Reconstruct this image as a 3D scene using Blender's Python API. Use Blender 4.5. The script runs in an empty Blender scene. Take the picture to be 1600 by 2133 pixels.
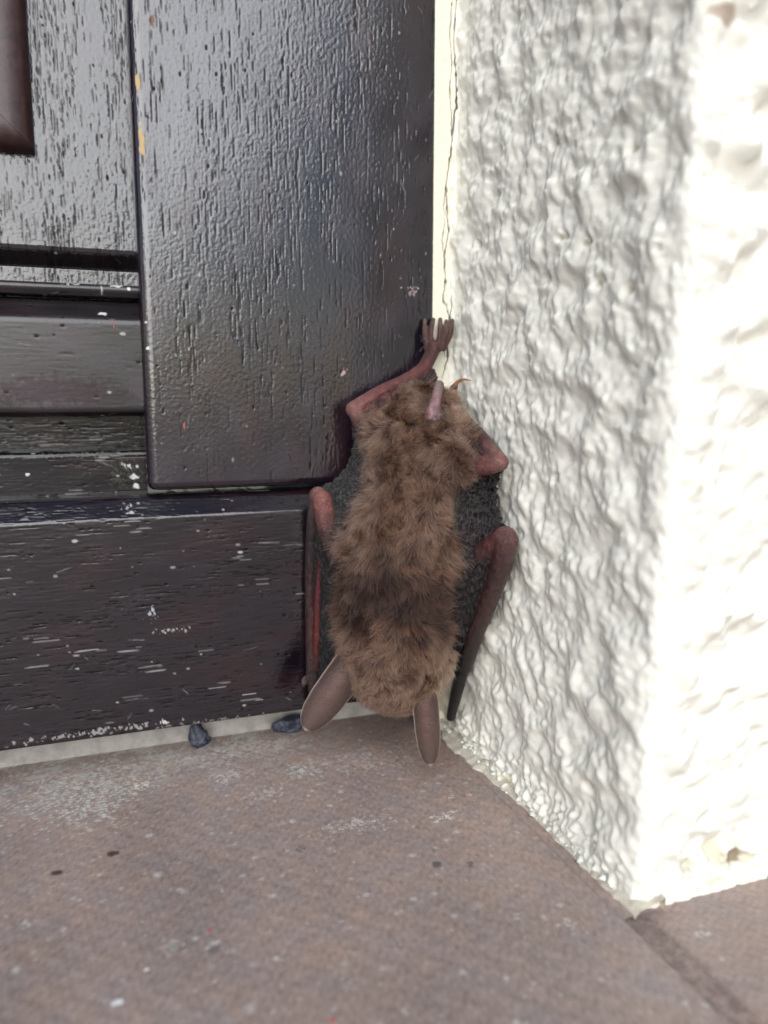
import bpy, bmesh, math, random
import numpy as np
from mathutils import Vector, Matrix

random.seed(7)
RNG = np.random.default_rng(11)
MM = 0.001
scene = bpy.context.scene
R = math.radians

# ------------------------------------------------------------------ camera
YAW, PITCH = R(20.0), R(-8.3)
cam_data = bpy.data.cameras.new('camera')
cam = bpy.data.objects.new('camera', cam_data)
scene.collection.objects.link(cam)
cam.location = (-0.09607, -0.21, 0.09946)
fwd = Vector((math.sin(YAW) * math.cos(PITCH), math.cos(YAW) * math.cos(PITCH), math.sin(PITCH)))
cam.rotation_euler = fwd.to_track_quat('-Z', 'Y').to_euler()
cam_data.sensor_fit = 'VERTICAL'
cam_data.sensor_height = 36.0
cam_data.lens = 36.0 * 1640.0 / 2133.0
cam_data.clip_start = 0.01
cam_data.clip_end = 200.0
cam_data.dof.use_dof = True
cam_data.dof.focus_distance = 0.197
cam_data.dof.aperture_fstop = 11.0
scene.camera = cam

# ------------------------------------------------------------------ sky, sun, exposure
SUN_AZ, SUN_EL = R(-19.0), R(31.0)
world = bpy.data.worlds.new('World')
scene.world = world
world.use_nodes = True
wt = world.node_tree
wt.nodes.clear()
sky = wt.nodes.new('ShaderNodeTexSky')
sky.sky_type = 'NISHITA'
sky.sun_disc = False
sky.sun_elevation = SUN_EL
sky.sun_rotation = R(180.0) - SUN_AZ
sky.air_density = 1.0
sky.dust_density = 1.0
sky.ozone_density = 1.0
hs = wt.nodes.new('ShaderNodeHueSaturation')
hs.inputs['Saturation'].default_value = 0.85
bg = wt.nodes.new('ShaderNodeBackground')
bg.inputs['Strength'].default_value = 0.05
wo = wt.nodes.new('ShaderNodeOutputWorld')
wt.links.new(sky.outputs[0], hs.inputs['Color'])
wt.links.new(hs.outputs[0], bg.inputs['Color'])
wt.links.new(bg.outputs[0], wo.inputs['Surface'])

sun_data = bpy.data.lights.new('sun', 'SUN')
sun_data.energy = 1.5
sun_data.angle = R(62.0)
sun_data.color = (0.965, 0.982, 1.0)
sun = bpy.data.objects.new('sun', sun_data)
scene.collection.objects.link(sun)
sdir = Vector((math.sin(SUN_AZ) * math.cos(SUN_EL), -math.cos(SUN_AZ) * math.cos(SUN_EL), math.sin(SUN_EL)))
sun.rotation_euler = sdir.to_track_quat('Z', 'Y').to_euler()
sun.location = sdir * 3

scene.view_settings.view_transform = 'Standard'
scene.view_settings.look = 'None'
scene.view_settings.gamma = 1.0
scene.view_settings.exposure = 1.15
scene.cycles.use_denoising = True
scene.cycles.max_bounces = 5
scene.cycles.adaptive_threshold = 0.02
scene.cycles.transmission_bounces = 6


# ------------------------------------------------------------------ helpers
def link(o, parent=None):
    scene.collection.objects.link(o)
    if parent is not None:
        o.parent = parent
    return o


def tag(o, label=None, cat=None, group=None, kind=None):
    for k, v in (('label', label), ('category', cat), ('group', group), ('kind', kind)):
        if v:
            o[k] = v
    return o


def empty(name, loc_mm=(0, 0, 0)):
    o = bpy.data.objects.new(name, None)
    o.empty_display_size = 0.01
    o.location = Vector(loc_mm) * MM
    return link(o)


def place(o, parent):
    """parent o while its mesh stays in world coordinates"""
    o.parent = parent
    o.matrix_parent_inverse = Matrix.Translation(-Vector(parent.location))
    return o


def mesh_np(name, verts_mm, faces, mat=None, parent=None, smooth=True, colors=None):
    verts = np.asarray(verts_mm, dtype=np.float64) * MM
    me = bpy.data.meshes.new(name)
    if isinstance(faces, np.ndarray):
        k = faces.shape[1]
        me.vertices.add(len(verts))
        me.vertices.foreach_set('co', verts.astype(np.float32).ravel())
        me.loops.add(faces.size)
        me.loops.foreach_set('vertex_index', faces.astype(np.int32).ravel())
        me.polygons.add(len(faces))
        me.polygons.foreach_set('loop_start', np.arange(0, faces.size, k, dtype=np.int32))
        me.update(calc_edges=True)
    else:
        me.from_pydata([tuple(v) for v in verts], [], faces)
    me.polygons.foreach_set('use_smooth', np.full(len(me.polygons), smooth, dtype=bool))
    if colors is not None:
        a = me.attributes.new('tint', 'FLOAT_COLOR', 'POINT')
        c = np.ones((len(verts), 4), dtype=np.float32)
        c[:, :colors.shape[1]] = colors
        a.data.foreach_set('color', c.ravel())
    if mat:
        me.materials.append(mat)
    me.update()
    o = bpy.data.objects.new(name, me)
    link(o)
    if parent is not None:
        place(o, parent)
    return o


def grid_faces(nu, nv, wrap=False):
    """quads for a grid of nu rows by nv columns (index = row * nv + column)"""
    i = np.arange(nu - 1)[:, None]
    m = nv if wrap else nv - 1
    j = np.arange(m)[None, :]
    j2 = (j + 1) % nv
    return np.stack([i * nv + j, i * nv + j2, (i + 1) * nv + j2, (i + 1) * nv + j], -1).reshape(-1, 4)


def shade_sharp(o, angle=35):
    me = o.data
    bm = bmesh.new()
    bm.from_mesh(me)
    bmesh.ops.recalc_face_normals(bm, faces=bm.faces)
    for e in bm.edges:
        if len(e.link_faces) == 2 and e.calc_face_angle(0) > R(angle):
            e.smooth = False
    bm.to_mesh(me)
    bm.free()
    return o


def extrude_x(name, prof, x0, x1, mat, parent):
    """closed profile of (y, z) swept along x; the ends capped"""
    n = len(prof)
    v = [(x0, y, z) for y, z in prof] + [(x1, y, z) for y, z in prof]
    f = [(k, (k + 1) % n, n + (k + 1) % n, n + k) for k in range(n)]
    f += [tuple(range(n - 1, -1, -1)), tuple(range(n, 2 * n))]
    return shade_sharp(mesh_np(name, v, f, mat, parent))


def arc(cx, cy, r, a0, a1, n=6):
    return [(cx + r * math.cos(R(a0 + (a1 - a0) * k / n)), cy + r * math.sin(R(a0 + (a1 - a0) * k / n))) for k in range(n + 1)]


def band_noise(shape, step, wl, width=0.5, seed=0):
    """band-limited random field of wavelength wl (same unit as step), unit variance"""
    g = np.random.default_rng(seed)
    f = np.fft.rfft2(g.standard_normal(shape))
    ky = np.fft.fftfreq(shape[0], step)[:, None]
    kx = np.fft.rfftfreq(shape[1], step)[None, :]
    k = np.sqrt(kx ** 2 + ky ** 2) * wl
    f *= np.exp(-((k - 1.0) / width) ** 2)
    o = np.fft.irfft2(f, s=shape)
    return (o - o.mean()) / (o.std() + 1e-9)


def sines(p, scale, seed, n=10):
    """cheap smooth 3-D noise for arrays of points"""
    g = np.random.default_rng(seed)
    out = np.zeros(len(p))
    for _ in range(n):
        d = g.standard_normal(3)
        d *= (0.5 + g.random()) / (np.linalg.norm(d) * scale) * 6.283
        out += np.sin(p @ d + g.random() * 6.283)
    return out / math.sqrt(n * 0.5)


def sstep(a, b, x):
    t = np.clip((x - a) / (b - a), 0, 1)
    return t * t * (3 - 2 * t)


class NT:
    """a short hand for building node trees"""
    def __init__(self, name):
        self.mat = bpy.data.materials.new(name)
        self.mat.use_nodes = True
        self.t = self.mat.node_tree
        self.bsdf = self.t.nodes['Principled BSDF']

    def node(self, kind, **kw):
        n = self.t.nodes.new(kind)
        for k, v in kw.items():
            setattr(n, k, v)
        return n

    def put(self, sock, v):
        if isinstance(v, bpy.types.NodeSocket):
            self.t.links.new(v, sock)
        elif v is not None:
            if isinstance(v, (tuple, list)) and len(v) == 3 and sock.type == 'RGBA':
                v = (*v, 1.0)
            sock.default_value = v

    def math(self, op, a, b=None, c=None, clamp=False):
        n = self.node('ShaderNodeMath', operation=op, use_clamp=clamp)
        for k, v in enumerate((a, b, c)):
            if v is not None:
                self.put(n.inputs[k], v)
        return n.outputs[0]

    def vmath(self, op, a, b=None):
        n = self.node('ShaderNodeVectorMath', operation=op)
        self.put(n.inputs[0], a)
        if b is not None:
            self.put(n.inputs[1], b)
        return n.outputs['Value'] if op in ('LENGTH', 'DISTANCE', 'DOT_PRODUCT') else n.outputs[0]

    def remap(self, v, a, b, c=0.0, d=1.0, smooth=True):
        n = self.node('ShaderNodeMapRange')
        n.interpolation_type = 'SMOOTHSTEP' if smooth else 'LINEAR'
        n.clamp = True
        for k, x in zip(('Value', 'From Min', 'From Max', 'To Min', 'To Max'), (v, a, b, c, d)):
            self.put(n.inputs[k], x)
        return n.outputs[0]

    def mix(self, f, a, b, mode='MIX'):
        n = self.node('ShaderNodeMix', data_type='RGBA', blend_type=mode)
        self.put(n.inputs[0], f)
        self.put(n.inputs[6], a)
        self.put(n.inputs[7], b)
        return n.outputs[2]

    def noise(self, vec, scale, detail=3.0, rough=0.5, dist=0.0):
        n = self.node('ShaderNodeTexNoise')
        self.put(n.inputs['Vector'], vec)
        n.inputs['Scale'].default_value = scale
        n.inputs['Detail'].default_value = detail
        n.inputs['Roughness'].default_value = rough
        n.inputs['Distortion'].default_value = dist
        return n

    def voro(self, vec, scale, feature='F1', rnd=1.0):
        n = self.node('ShaderNodeTexVoronoi', feature=feature)
        self.put(n.inputs['Vector'], vec)
        n.inputs['Scale'].default_value = scale
        n.inputs['Randomness'].default_value = rnd
        return n

    def pos_mm(self, offset=(0, 0, 0)):
        g = self.node('ShaderNodeNewGeometry')
        s = self.vmath('MULTIPLY', g.outputs['Position'], (1000.0, 1000.0, 1000.0))
        return self.vmath('ADD', s, offset)

    def bump(self, h, dist, strength=1.0, normal=None):
        n = self.node('ShaderNodeBump')
        n.inputs['Strength'].default_value = strength
        n.inputs['Distance'].default_value = dist
        self.put(n.inputs['Height'], h)
        if normal is not None:
            self.put(n.inputs['Normal'], normal)
        return n.outputs[0]

    def out(self, **kw):
        for k, v in kw.items():
            self.put(self.bsdf.inputs[k.replace('_', ' ')], v)
        return self.mat


# ------------------------------------------------------------------ materials
def spot_mix(col, P, spots, seed=3):
    """stains, chips and splashes with shapes of their own: (centre mm, radii mm, colour, opacity, edge roughness)"""
    w1 = [sines(P, 1.6, seed + k, 8) for k in range(3)]
    fine = sines(P, 0.85, seed + 7, 14) + 0.6 * sines(P, 2.6, seed + 8, 8)
    for c, r, c2, op, edge in spots:
        d = (P - np.array(c)) / np.array(r)
        near = np.where(np.abs(d).max(1) < 1.6 + edge)[0]
        if not len(near):
            continue
        dd = d[near] + 0.16 * edge * np.stack([w[near] for w in w1], -1)
        m = 1 - sstep(0.72, 1.0, np.linalg.norm(dd, axis=1))
        if edge > 1.4:
            m = m * sstep(-0.35, 0.55, fine[near] - 1.1 * (np.linalg.norm(dd, axis=1) - 0.45))
        m = (m * op)[:, None]
        col[near, :3] = col[near, :3] * (1 - m) + np.array(c2) * m
        if col.shape[1] == 4:
            col[near, 3] *= 1 - m[:, 0]
    return col


def tint_mat(name, rough=0.4, ior=1.5, micro=0.05, freq=3.0, var=0.0, use_rough=True, mask=False):
    """colour and gloss come from the surface's own attributes; one noise adds micro relief"""
    n = NT(name)
    p = n.pos_mm()
    a = n.node('ShaderNodeAttribute', attribute_name='tint')
    f = n.noise(p, freq, 2, 0.6).outputs['Fac']
    col = a.outputs['Color']
    if var:
        col = n.mix(n.remap(f, 0.3, 0.7, 0.0, 1.0), n.mix(var, col, (0, 0, 0)), n.mix(var, col, (1, 1, 1)))
    if micro:
        n.put(n.bsdf.inputs['Normal'], n.bump(n.math('MULTIPLY', f, micro), 0.001, 0.8))
    if use_rough:
        r = n.node('ShaderNodeAttribute', attribute_name='gloss')
        n.put(n.bsdf.inputs['Roughness'], r.outputs['Fac'])
    else:
        n.put(n.bsdf.inputs['Roughness'], rough)
    if mask:                                        # holes and bare wood do not shine
        n.put(n.bsdf.inputs['Specular IOR Level'], n.math('MULTIPLY', a.outputs['Alpha'], 0.5))
    return n.out(Base_Color=col, IOR=ior)


M_WOOD = tint_mat('door_paint', ior=1.85, micro=0.02, freq=4.0, mask=True)
M_PLASTER = tint_mat('lime_plaster', rough=0.8, micro=0.08, freq=1.6, use_rough=False)
M_TILE = tint_mat('clay_tile', rough=0.55, micro=0.10, freq=3.5, var=0.03, use_rough=False)
BARE = (0.50, 0.36, 0.19)
stile_spots = [
    ((-82.6, 1.0, 174.3), (0.55, 5, 2.6), BARE, 1.0, 0.8),
    ((-82.2, 1.0, 160.6), (0.65, 5, 4.2), BARE, 1.0, 1.0),
    ((-78.5, 0.0, 188.5), (0.5, 5, 1.6), (0.20, 0.09, 0.05), 0.8, 0.8),
    ((-30.7, 0.0, 107.0), (1.0, 5, 0.8), (0.40, 0.26, 0.27), 1.0, 1.9),
    ((-31.3, 0.0, 106.0), (1.1, 5, 0.7), (0.40, 0.26, 0.27), 1.0, 1.3),
    ((-11.8, 0.0, 129.6), (5.2, 5, 0.40), (0.42, 0.34, 0.34), 0.9, 1.5),
    ((-11.0, 0.0, 128.2), (1.8, 5, 0.9), (0.42, 0.30, 0.31), 0.6, 1.6),
    ((-82.8, 0.0, 111.6), (0.55, 5, 0.45), (0.62, 0.62, 0.60), 1.0, 0.4),
    ((-83.0, 0.0, 118.0), (0.4, 5, 0.4), (0.55, 0.55, 0.55), 0.9, 0.4),
    ((-74.6, 0.0, 92.3), (0.2, 5, 1.3), (0.40, 0.12, 0.12), 0.9, 0.5),
]
rail_spots = [
    ((-89.4, -2.0, 71.6), (1.6, 6, 1.7), (0.52, 0.50, 0.50), 0.75, 1.7),
    ((-84.6, -2.0, 43.4), (1.6, 6, 1.9), (0.50, 0.50, 0.56), 0.7, 1.8),
    ((-79.5, -2.0, 38.6), (5.0, 6, 0.9), (0.42, 0.42, 0.40), 0.7, 2.0),
    ((-83.0, -2.0, 13.6), (1.8, 6, 1.2), (0.55, 0.52, 0.48), 0.9, 1.7),
    ((-100.0, -2.0, 13.4), (16.0, 6, 1.0), (0.42, 0.40, 0.38), 0.6, 1.9),
    ((-72.0, -2.0, 12.0), (14.0, 6, 0.7), (0.30, 0.28, 0.26), 0.5, 1.9),
]
recess_spots = [
    ((-88.5, 8.0, 81.6), (2.1, 6, 1.0), (0.60, 0.60, 0.58), 0.95, 1.6),
    ((-87.2, 8.0, 78.6), (1.2, 6, 0.8), (0.55, 0.55, 0.53), 0.95, 1.4),
    ((-86.5, 8.0, 76.0), (1.0, 6, 0.9), (0.60, 0.60, 0.58), 0.9, 1.2),
    ((-113.0, 8.0, 80.0), (0.6, 6, 0.4), (0.65, 0.65, 0.63), 0.95, 0.5),
    ((-89.0, 8.0, 79.0), (6.0, 6, 4.5), (0.10, 0.105, 0.075), 0.35, 1.6),
    ((-98.0, 8.0, 84.8), (16.0, 8, 0.9), (0.16, 0.17, 0.14), 0.4, 1.9),
]
bar_spots = [
    ((-93.0, 4.5, 120.3), (1.1, 5, 0.6), (0.62, 0.62, 0.60), 0.9, 0.9),
    ((-90.7, 4.0, 118.0), (0.9, 5, 1.6), (0.26, 0.11, 0.10), 0.7, 1.6),
    ((-93.0, 5.0, 126.0), (0.25, 5, 1.2), (0.52, 0.50, 0.47), 0.9, 0.3),
    ((-86.5, 5.0, 126.6), (0.5, 5, 0.5), (0.68, 0.68, 0.66), 1.0, 0.3),
    ((-89.5, 6.0, 127.3), (1.6, 5, 0.45), (0.55, 0.53, 0.50), 0.9, 1.4),
    ((-100.0, 6.0, 127.3), (2.6, 5, 0.35), (0.5, 0.48, 0.46), 0.8, 1.6),
    ((-105.0, 4.0, 101.0), (16.0, 6, 4.0), (0.06, 0.030, 0.04), 0.4, 1.2),
]
floor_spots = [
    # dark droppings and stains
    ((-97.2, -38.6, 0), (1.5, 1.3, 3), (0.045, 0.030, 0.024), 0.95, 0.6),
    ((-108.5, -42.0, 0), (1.3, 1.2, 3), (0.05, 0.034, 0.028), 0.95, 0.7),
    ((-58.0, -50.8, 0), (1.5, 1.5, 3), (0.09, 0.085, 0.085), 0.8, 1.5),
    ((-31.8, -66.6, 0), (1.1, 1.2, 3), (0.07, 0.07, 0.075), 0.85, 1.2),
    ((-25.0, -69.1, 0), (0.9, 1.0, 3), (0.07, 0.07, 0.075), 0.7, 1.2),
    ((-80.3, -77.1, 0), (1.3, 1.2, 3), (0.14, 0.13, 0.14), 0.7, 1.0),
    # pale rings, lime and lichen
    ((-87.6, -73.7, 0), (2.6, 2.7, 3), (0.52, 0.51, 0.45), 0.6, 1.5),
    ((-87.6, -73.9, 0), (1.0, 1.1, 3), (0.29, 0.29, 0.26), 0.7, 1.0),
    ((-97.4, -84.3, 0), (1.15, 0.9, 3), (0.80, 0.80, 0.80), 1.0, 0.6),
    ((-92.5, -78.1, 0), (0.55, 0.55, 3), (0.80, 0.80, 0.78), 0.9, 0.5),
    ((-113.1, -57.9, 0), (1.6, 2.2, 3), (0.55, 0.55, 0.53), 0.6, 1.5),
    ((-60.0, -92.8, 0), (1.1, 1.0, 3), (0.65, 0.65, 0.62), 0.6, 1.5),
    ((-21.7, -49.4, 0), (3.6, 2.4, 3), (0.75, 0.69, 0.60), 0.9, 1.9),
    ((-16.5, -41.0, 0), (1.6, 1.5, 3), (0.65, 0.60, 0.55), 0.8, 1.6),
    ((-44.1, -45.8, 0), (8.5, 3.6, 3), (0.60, 0.56, 0.53), 0.75, 2.4),
    ((-48.4, -14.9, 0), (4.6, 4.8, 3), (0.60, 0.61, 0.55), 0.8, 1.9),
    ((-89.6, -8.3, 0), (3.6, 3.8, 3), (0.72, 0.73, 0.61), 0.9, 1.7),
    ((-104.1, -7.1, 0), (16.0, 12.0, 3), (0.56, 0.56, 0.51), 0.8, 2.4),
    ((-101.5, -16.0, 0), (10.0, 8.0, 3), (0.57, 0.57, 0.52), 0.8, 2.4),
    ((-82.0, 3.0, 0), (17.0, 8.0, 3), (0.52, 0.51, 0.45), 0.65, 2.6),
    ((-60.0, 5.0, 0), (16.0, 7.0, 3), (0.55, 0.52, 0.48), 0.65, 2.6),
    ((-68.0, -11.0, 0), (5.0, 4.0, 3), (0.62, 0.60, 0.56), 0.8, 2.3),
    ((-60.0, -24.0, 0), (6.0, 4.0, 3), (0.60, 0.57, 0.55), 0.6, 2.7),
    ((-30.0, -14.0, 0), (15.0, 9.0, 3), (0.55, 0.51, 0.47), 0.6, 2.8),
    ((-16.0, -93.0, 0), (2.2, 2.0, 3), (0.62, 0.59, 0.55), 0.7, 2.0),
    ((-24.0, -88.0, 0), (1.2, 1.2, 3), (0.65, 0.61, 0.59), 0.6, 1.5),
    ((6.0, -104.0, 0), (1.8, 1.5, 3), (0.62, 0.59, 0.55), 0.6, 1.6),
    # red crumbs
    ((-80.6, -71.5, 0), (0.45, 0.45, 3), (0.62, 0.03, 0.05), 1.0, 0.4),
    ((-64.8, -100.2, 0), (0.5, 0.5, 3), (0.62, 0.03, 0.08), 1.0, 0.4),
    ((-13.5, -42.5, 0), (0.4, 0.4, 3), (0.60, 0.04, 0.04), 1.0, 0.4),
]


def simple(name, col, rough, nscale=0.8, var=0.25, bump=0.15, spec=0.5, freq2=3.0, **kw):
    n = NT(name)
    p = n.pos_mm()
    a = n.noise(p, nscale, 4, 0.6).outputs['Fac']
    b = n.noise(p, freq2, 3, 0.6).outputs['Fac']
    c = n.mix(n.remap(a, 0.3, 0.7), tuple(x * (1 - var) for x in col), tuple(min(1, x * (1 + var)) for x in col))
    h = n.math('ADD', n.math('MULTIPLY', a, bump), n.math('MULTIPLY', b, bump * 0.5))
    n.put(n.bsdf.inputs['Specular IOR Level'], spec)
    return n.out(Base_Color=c, Roughness=rough, Normal=n.bump(h, 0.001, 0.6), **kw)


M_BED = simple('mortar_bed', (0.25, 0.19, 0.168), 0.85, 0.6, 0.3, 0.3)
M_SILL = simple('grey_sill', (0.36, 0.335, 0.305), 0.6, 0.3, 0.18, 0.1)
M_LUMP = simple('blue_grey_sealant', (0.045, 0.050, 0.075), 0.42, 0.9, 0.5, 0.4)
M_CAULK = simple('cream_filler', (0.62, 0.57, 0.47), 0.75, 0.8, 0.14, 0.35)
M_BACK = simple('masonry', (0.35, 0.33, 0.30), 0.9, 0.05, 0.2, 0.2)


def skin_mat(name, rough=0.45, wrinkle=1.0, sss=0.15, mottle=0.85):
    n = NT(name)
    p = n.pos_mm()
    a = n.node('ShaderNodeAttribute', attribute_name='tint')
    f = n.noise(p, 3.0, 4, 0.6).outputs['Fac']
    g = n.noise(p, 1.1, 3, 0.6).outputs['Fac']
    col = n.mix(n.remap(f, 0.38, 0.66, 0.0, mottle), a.outputs['Color'], n.mix(1.0, a.outputs['Color'], (0.45, 0.38, 0.36), 'MULTIPLY'))
    w = n.voro(n.vmath('MULTIPLY', n.vmath('ADD', p, n.vmath('MULTIPLY', n.noise(p, 0.9, 2, 0.5).outputs['Color'], (1.2, 1.2, 1.2))), (1.6, 1.6, 2.6)), 1.0, 'DISTANCE_TO_EDGE')
    crease = n.remap(w.outputs['Distance'], 0.0, 0.22, 0.0, 1.0)
    h = n.math('ADD', n.math('MULTIPLY', f, 0.07 * wrinkle), n.math('ADD', n.math('MULTIPLY', g, 0.12 * wrinkle), n.math('MULTIPLY', crease, 0.06 * wrinkle)))
    n.put(n.bsdf.inputs['Subsurface Radius'], (0.0012, 0.0005, 0.0003))
    n.put(n.bsdf.inputs['Subsurface Scale'], 1.0)
    n.put(n.bsdf.inputs['Subsurface Weight'], sss)
    return n.out(Base_Color=col, Roughness=rough, Normal=n.bump(h, 0.001, 0.8))


M_SKIN = skin_mat('bare_skin', 0.40, 2.6, 0.05)
M_MEMB = skin_mat('wing_skin', 0.55, 1.6, 0.0)
M_EAR = skin_mat('ear_skin', 0.45, 0.9, 0.10, 0.4)

M_FUR = bpy.data.materials.new('brown_fur')
M_FUR.use_nodes = True
ft = M_FUR.node_tree
ft.nodes.clear()
fo = ft.nodes.new('ShaderNodeOutputMaterial')
fh = ft.nodes.new('ShaderNodeBsdfHairPrincipled')
fh.parametrization = 'COLOR'
fa = ft.nodes.new('ShaderNodeAttribute')
fa.attribute_name = 'hair_tint'
ft.links.new(fa.outputs['Color'], fh.inputs['Color'])
fh.inputs['Roughness'].default_value = 0.42
fh.inputs['Radial Roughness'].default_value = 0.55
fh.inputs['Coat'].default_value = 0.0
fh.inputs['IOR'].default_value = 1.42
fh.inputs['Random Roughness'].default_value = 0.2
ft.links.new(fh.outputs[0], fo.inputs['Surface'])


# ------------------------------------------------------------------ floor
def slab_mesh(name, sx, sy, th, r, n=5):
    """tile with a rounded upper edge; origin at its middle, top at z = 0"""
    rings = [(0.0, -th)] + [(r - r * math.cos(R(90 * k / n)), -r + r * math.sin(R(90 * k / n))) for k in range(n + 1)]
    v, f = [], []
    for ins, z in rings:
        v += [(-sx / 2 + ins, -sy / 2 + ins, z), (sx / 2 - ins, -sy / 2 + ins, z), (sx / 2 - ins, sy / 2 - ins, z), (-sx / 2 + ins, sy / 2 - ins, z)]
    for k in range(len(rings) - 1):
        for j in range(4):
            f.append((4 * k + j, 4 * k + (j + 1) % 4, 4 * k + 4 + (j + 1) % 4, 4 * k + 4 + j))
    m = 4 * (len(rings) - 1)
    f.append((m, m + 1, m + 2, m + 3))
    me = bpy.data.meshes.new(name)
    me.from_pydata([(a * MM, b * MM, c * MM) for a, b, c in v], [], f)
    for pl in me.polygons:
        pl.use_smooth = True
    return me


S = 60000.0
floor = mesh_np('floor', [(-S, -S, -0.95), (S, -S, -0.95), (S, S, -0.95), (-S, S, -0.95)], [(0, 1, 2, 3)], M_BED)
tag(floor, kind='structure')
PITCH_T = 304.6


def tile_paint(P, seed):
    """colour of the fired clay at points P (mm)"""
    g1 = sines(P, 0.9, seed, 16); g2 = sines(P, 2.6, seed + 1, 12); g3 = sines(P, 30.0, seed + 2, 10)
    c = np.array((0.315, 0.240, 0.212)) * (1 + 0.09 * g1 + 0.05 * g2 + 0.05 * g3)[:, None]
    c = c * (1 + 0.03 * sines(P, 12.0, seed + 3)[:, None] * np.array((1.0, 0.2, -0.6)))
    return np.clip(c, 0.03, 0.9), 0.022 * g1 + 0.02 * g2


def dense_tile(name, cx, cy, xs, ys, z, seed, marks=0):
    """one tile whose upper side carries its own grain, specks and stains"""
    r = 1.7
    def prof(v, c):
        d = np.clip(r - (150.0 - np.abs(v - c)), 0, r)
        return r - np.sqrt(np.clip(r * r - d * d, 0, None))
    XX, YY = np.meshgrid(xs, ys, indexing='ij')
    drop = np.maximum(prof(XX, cx), prof(YY, cy))
    P = np.stack([XX, YY, np.zeros_like(XX)], -1).reshape(-1, 3)
    col, h = tile_paint(P, seed)
    g = np.random.default_rng(seed)
    # pale lime specks, denser towards the door
    nsp = marks
    for k in range(nsp):
        x = g.uniform(-130, 10); y = 20 - 140 * g.random() ** 1.7
        rr = abs(g.normal(0, 0.35)) + 0.16
        sel = np.where((np.abs(P[:, 0] - x) < 2.5 * rr) & (np.abs(P[:, 1] - y) < 2.5 * rr))[0]
        if len(sel):
            d = np.hypot((P[sel, 0] - x) / rr, (P[sel, 1] - y) / (rr * g.uniform(0.6, 1.3))) + 0.3 * np.sin(7 * P[sel, 0] + 5 * P[sel, 1])
            m = (g.uniform(0.35, 0.95) * (1 - sstep(0.5, 1.1, d)))[:, None]
            col[sel] = col[sel] * (1 - m) + np.array((0.52, 0.49, 0.46)) * m
    # grey bloom of lichen close to the threshold
    lich = sstep(0.15, 1.2, sines(P, 7.0, 31, 14) + 0.7 * sines(P, 2.2, 32, 14) + 0.5 * sines(P, 0.9, 33, 14)) * sstep(-26, 14, P[:, 1]) * sstep(-20, -60, P[:, 0])
    m = (0.75 * lich)[:, None]
    col = col * (1 - m) + np.array((0.46, 0.44, 0.40)) * m
    # a warmer, cleaner zone by the corner
    col = col * (1 - 0.12 * (sstep(-60, -20, P[:, 0]) * sstep(-45, -10, P[:, 1]))[:, None] * np.array((0.3, 0.9, 1.2)))
    col = spot_mix(col, P, floor_spots)
    zz = z - drop.reshape(-1) + h * (drop.reshape(-1) < 0.5)
    v = np.stack([P[:, 0], P[:, 1], zz], -1)
    n1, n2 = XX.shape
    f = grid_faces(n1, n2)
    # skirt
    ring = np.concatenate([np.arange(n2), (np.arange(1, n1)) * n2 + n2 - 1, (n1 - 1) * n2 + np.arange(n2 - 2, -1, -1), np.arange(n1 - 2, 0, -1) * n2])
    low_ = v[ring].copy(); low_[:, 2] = -9
    b0 = len(v); k = len(ring); idx = np.arange(k)
    f = np.concatenate([f, np.stack([ring, ring[(idx + 1) % k], b0 + (idx + 1) % k, b0 + idx], -1)])
    o = mesh_np(name, np.concatenate([v, low_]), f, M_TILE, None, True, np.concatenate([col, col[ring]]))
    o.parent = floor
    return o


def graded(a, b, lo, hi, step):
    """stations from a to b: fine between lo and hi, growing outside"""
    mid_ = np.arange(lo, hi + step * 0.5, step)
    left, right, d, x = [], [], step, lo
    while x - d * 1.3 > a:
        d *= 1.3; x -= d; left.append(x)
    left.append(a)
    d, x = step, mid_[-1]
    while x + d * 1.3 < b:
        d *= 1.3; x += d; right.append(x)
    right.append(b)
    return np.unique(np.round(np.concatenate([left[::-1], mid_, right]), 4))


edge_a = 150.0
dense_tile('tile', -154.4, -110.0, graded(-304.4, -4.4, -136, -4.45, 0.36), graded(-260, 40, -132, 22, 0.36), 0.0, 50, 900)
dense_tile('tile', 150.2, -110.0, graded(0.2, 300.2, 0.25, 34, 0.4), graded(-260, 40, -134, -92, 0.4), -0.1, 90, 500)
tile_me = slab_mesh('tile', 300.0, 300.0, 9.0, 1.6)
tile_me.materials.append(M_TILE)
at_ = tile_me.attributes.new('tint', 'FLOAT_COLOR', 'POINT')
at_.data.foreach_set('color', np.tile(np.array((0.315, 0.240, 0.212, 1.0), dtype=np.float32), len(tile_me.vertices)))
proto = bpy.data.objects.new('tile', tile_me)
first = True
for j in range(-7, 1):
    for i in range(-5, 5):
        if j == 0 and i in (-1, 0):
            continue
        t = proto if first else proto.copy()
        first = False
        link(t, floor)
        t.location = ((-154.4 + PITCH_T * (i + 1)) * MM, (-110.0 + PITCH_T * j) * MM, RNG.uniform(-0.15, 0.0) * MM)
shade_sharp(proto, 60)


# the joint is filled flush where the reveal stands on it
jm_x = np.linspace(-5.4, 2.0, 24); jm_y = np.linspace(-95.5, 24.0, 330)
JX, JY = np.meshgrid(jm_x, jm_y, indexing='ij')
JP = np.stack([JX, JY, 0 * JX], -1).reshape(-1, 3)
jc, jh = tile_paint(JP, 50)
jc = spot_mix(jc, JP, floor_spots)
jz = np.where(JX < -4.9, -0.35, 0.03) + 0.6 * jh.reshape(JX.shape)
jm = mesh_np('joint_mortar', np.stack([JX, JY, jz], -1).reshape(-1, 3), grid_faces(24, 330), M_TILE, None, True, jc)
jm.parent = floor

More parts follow.
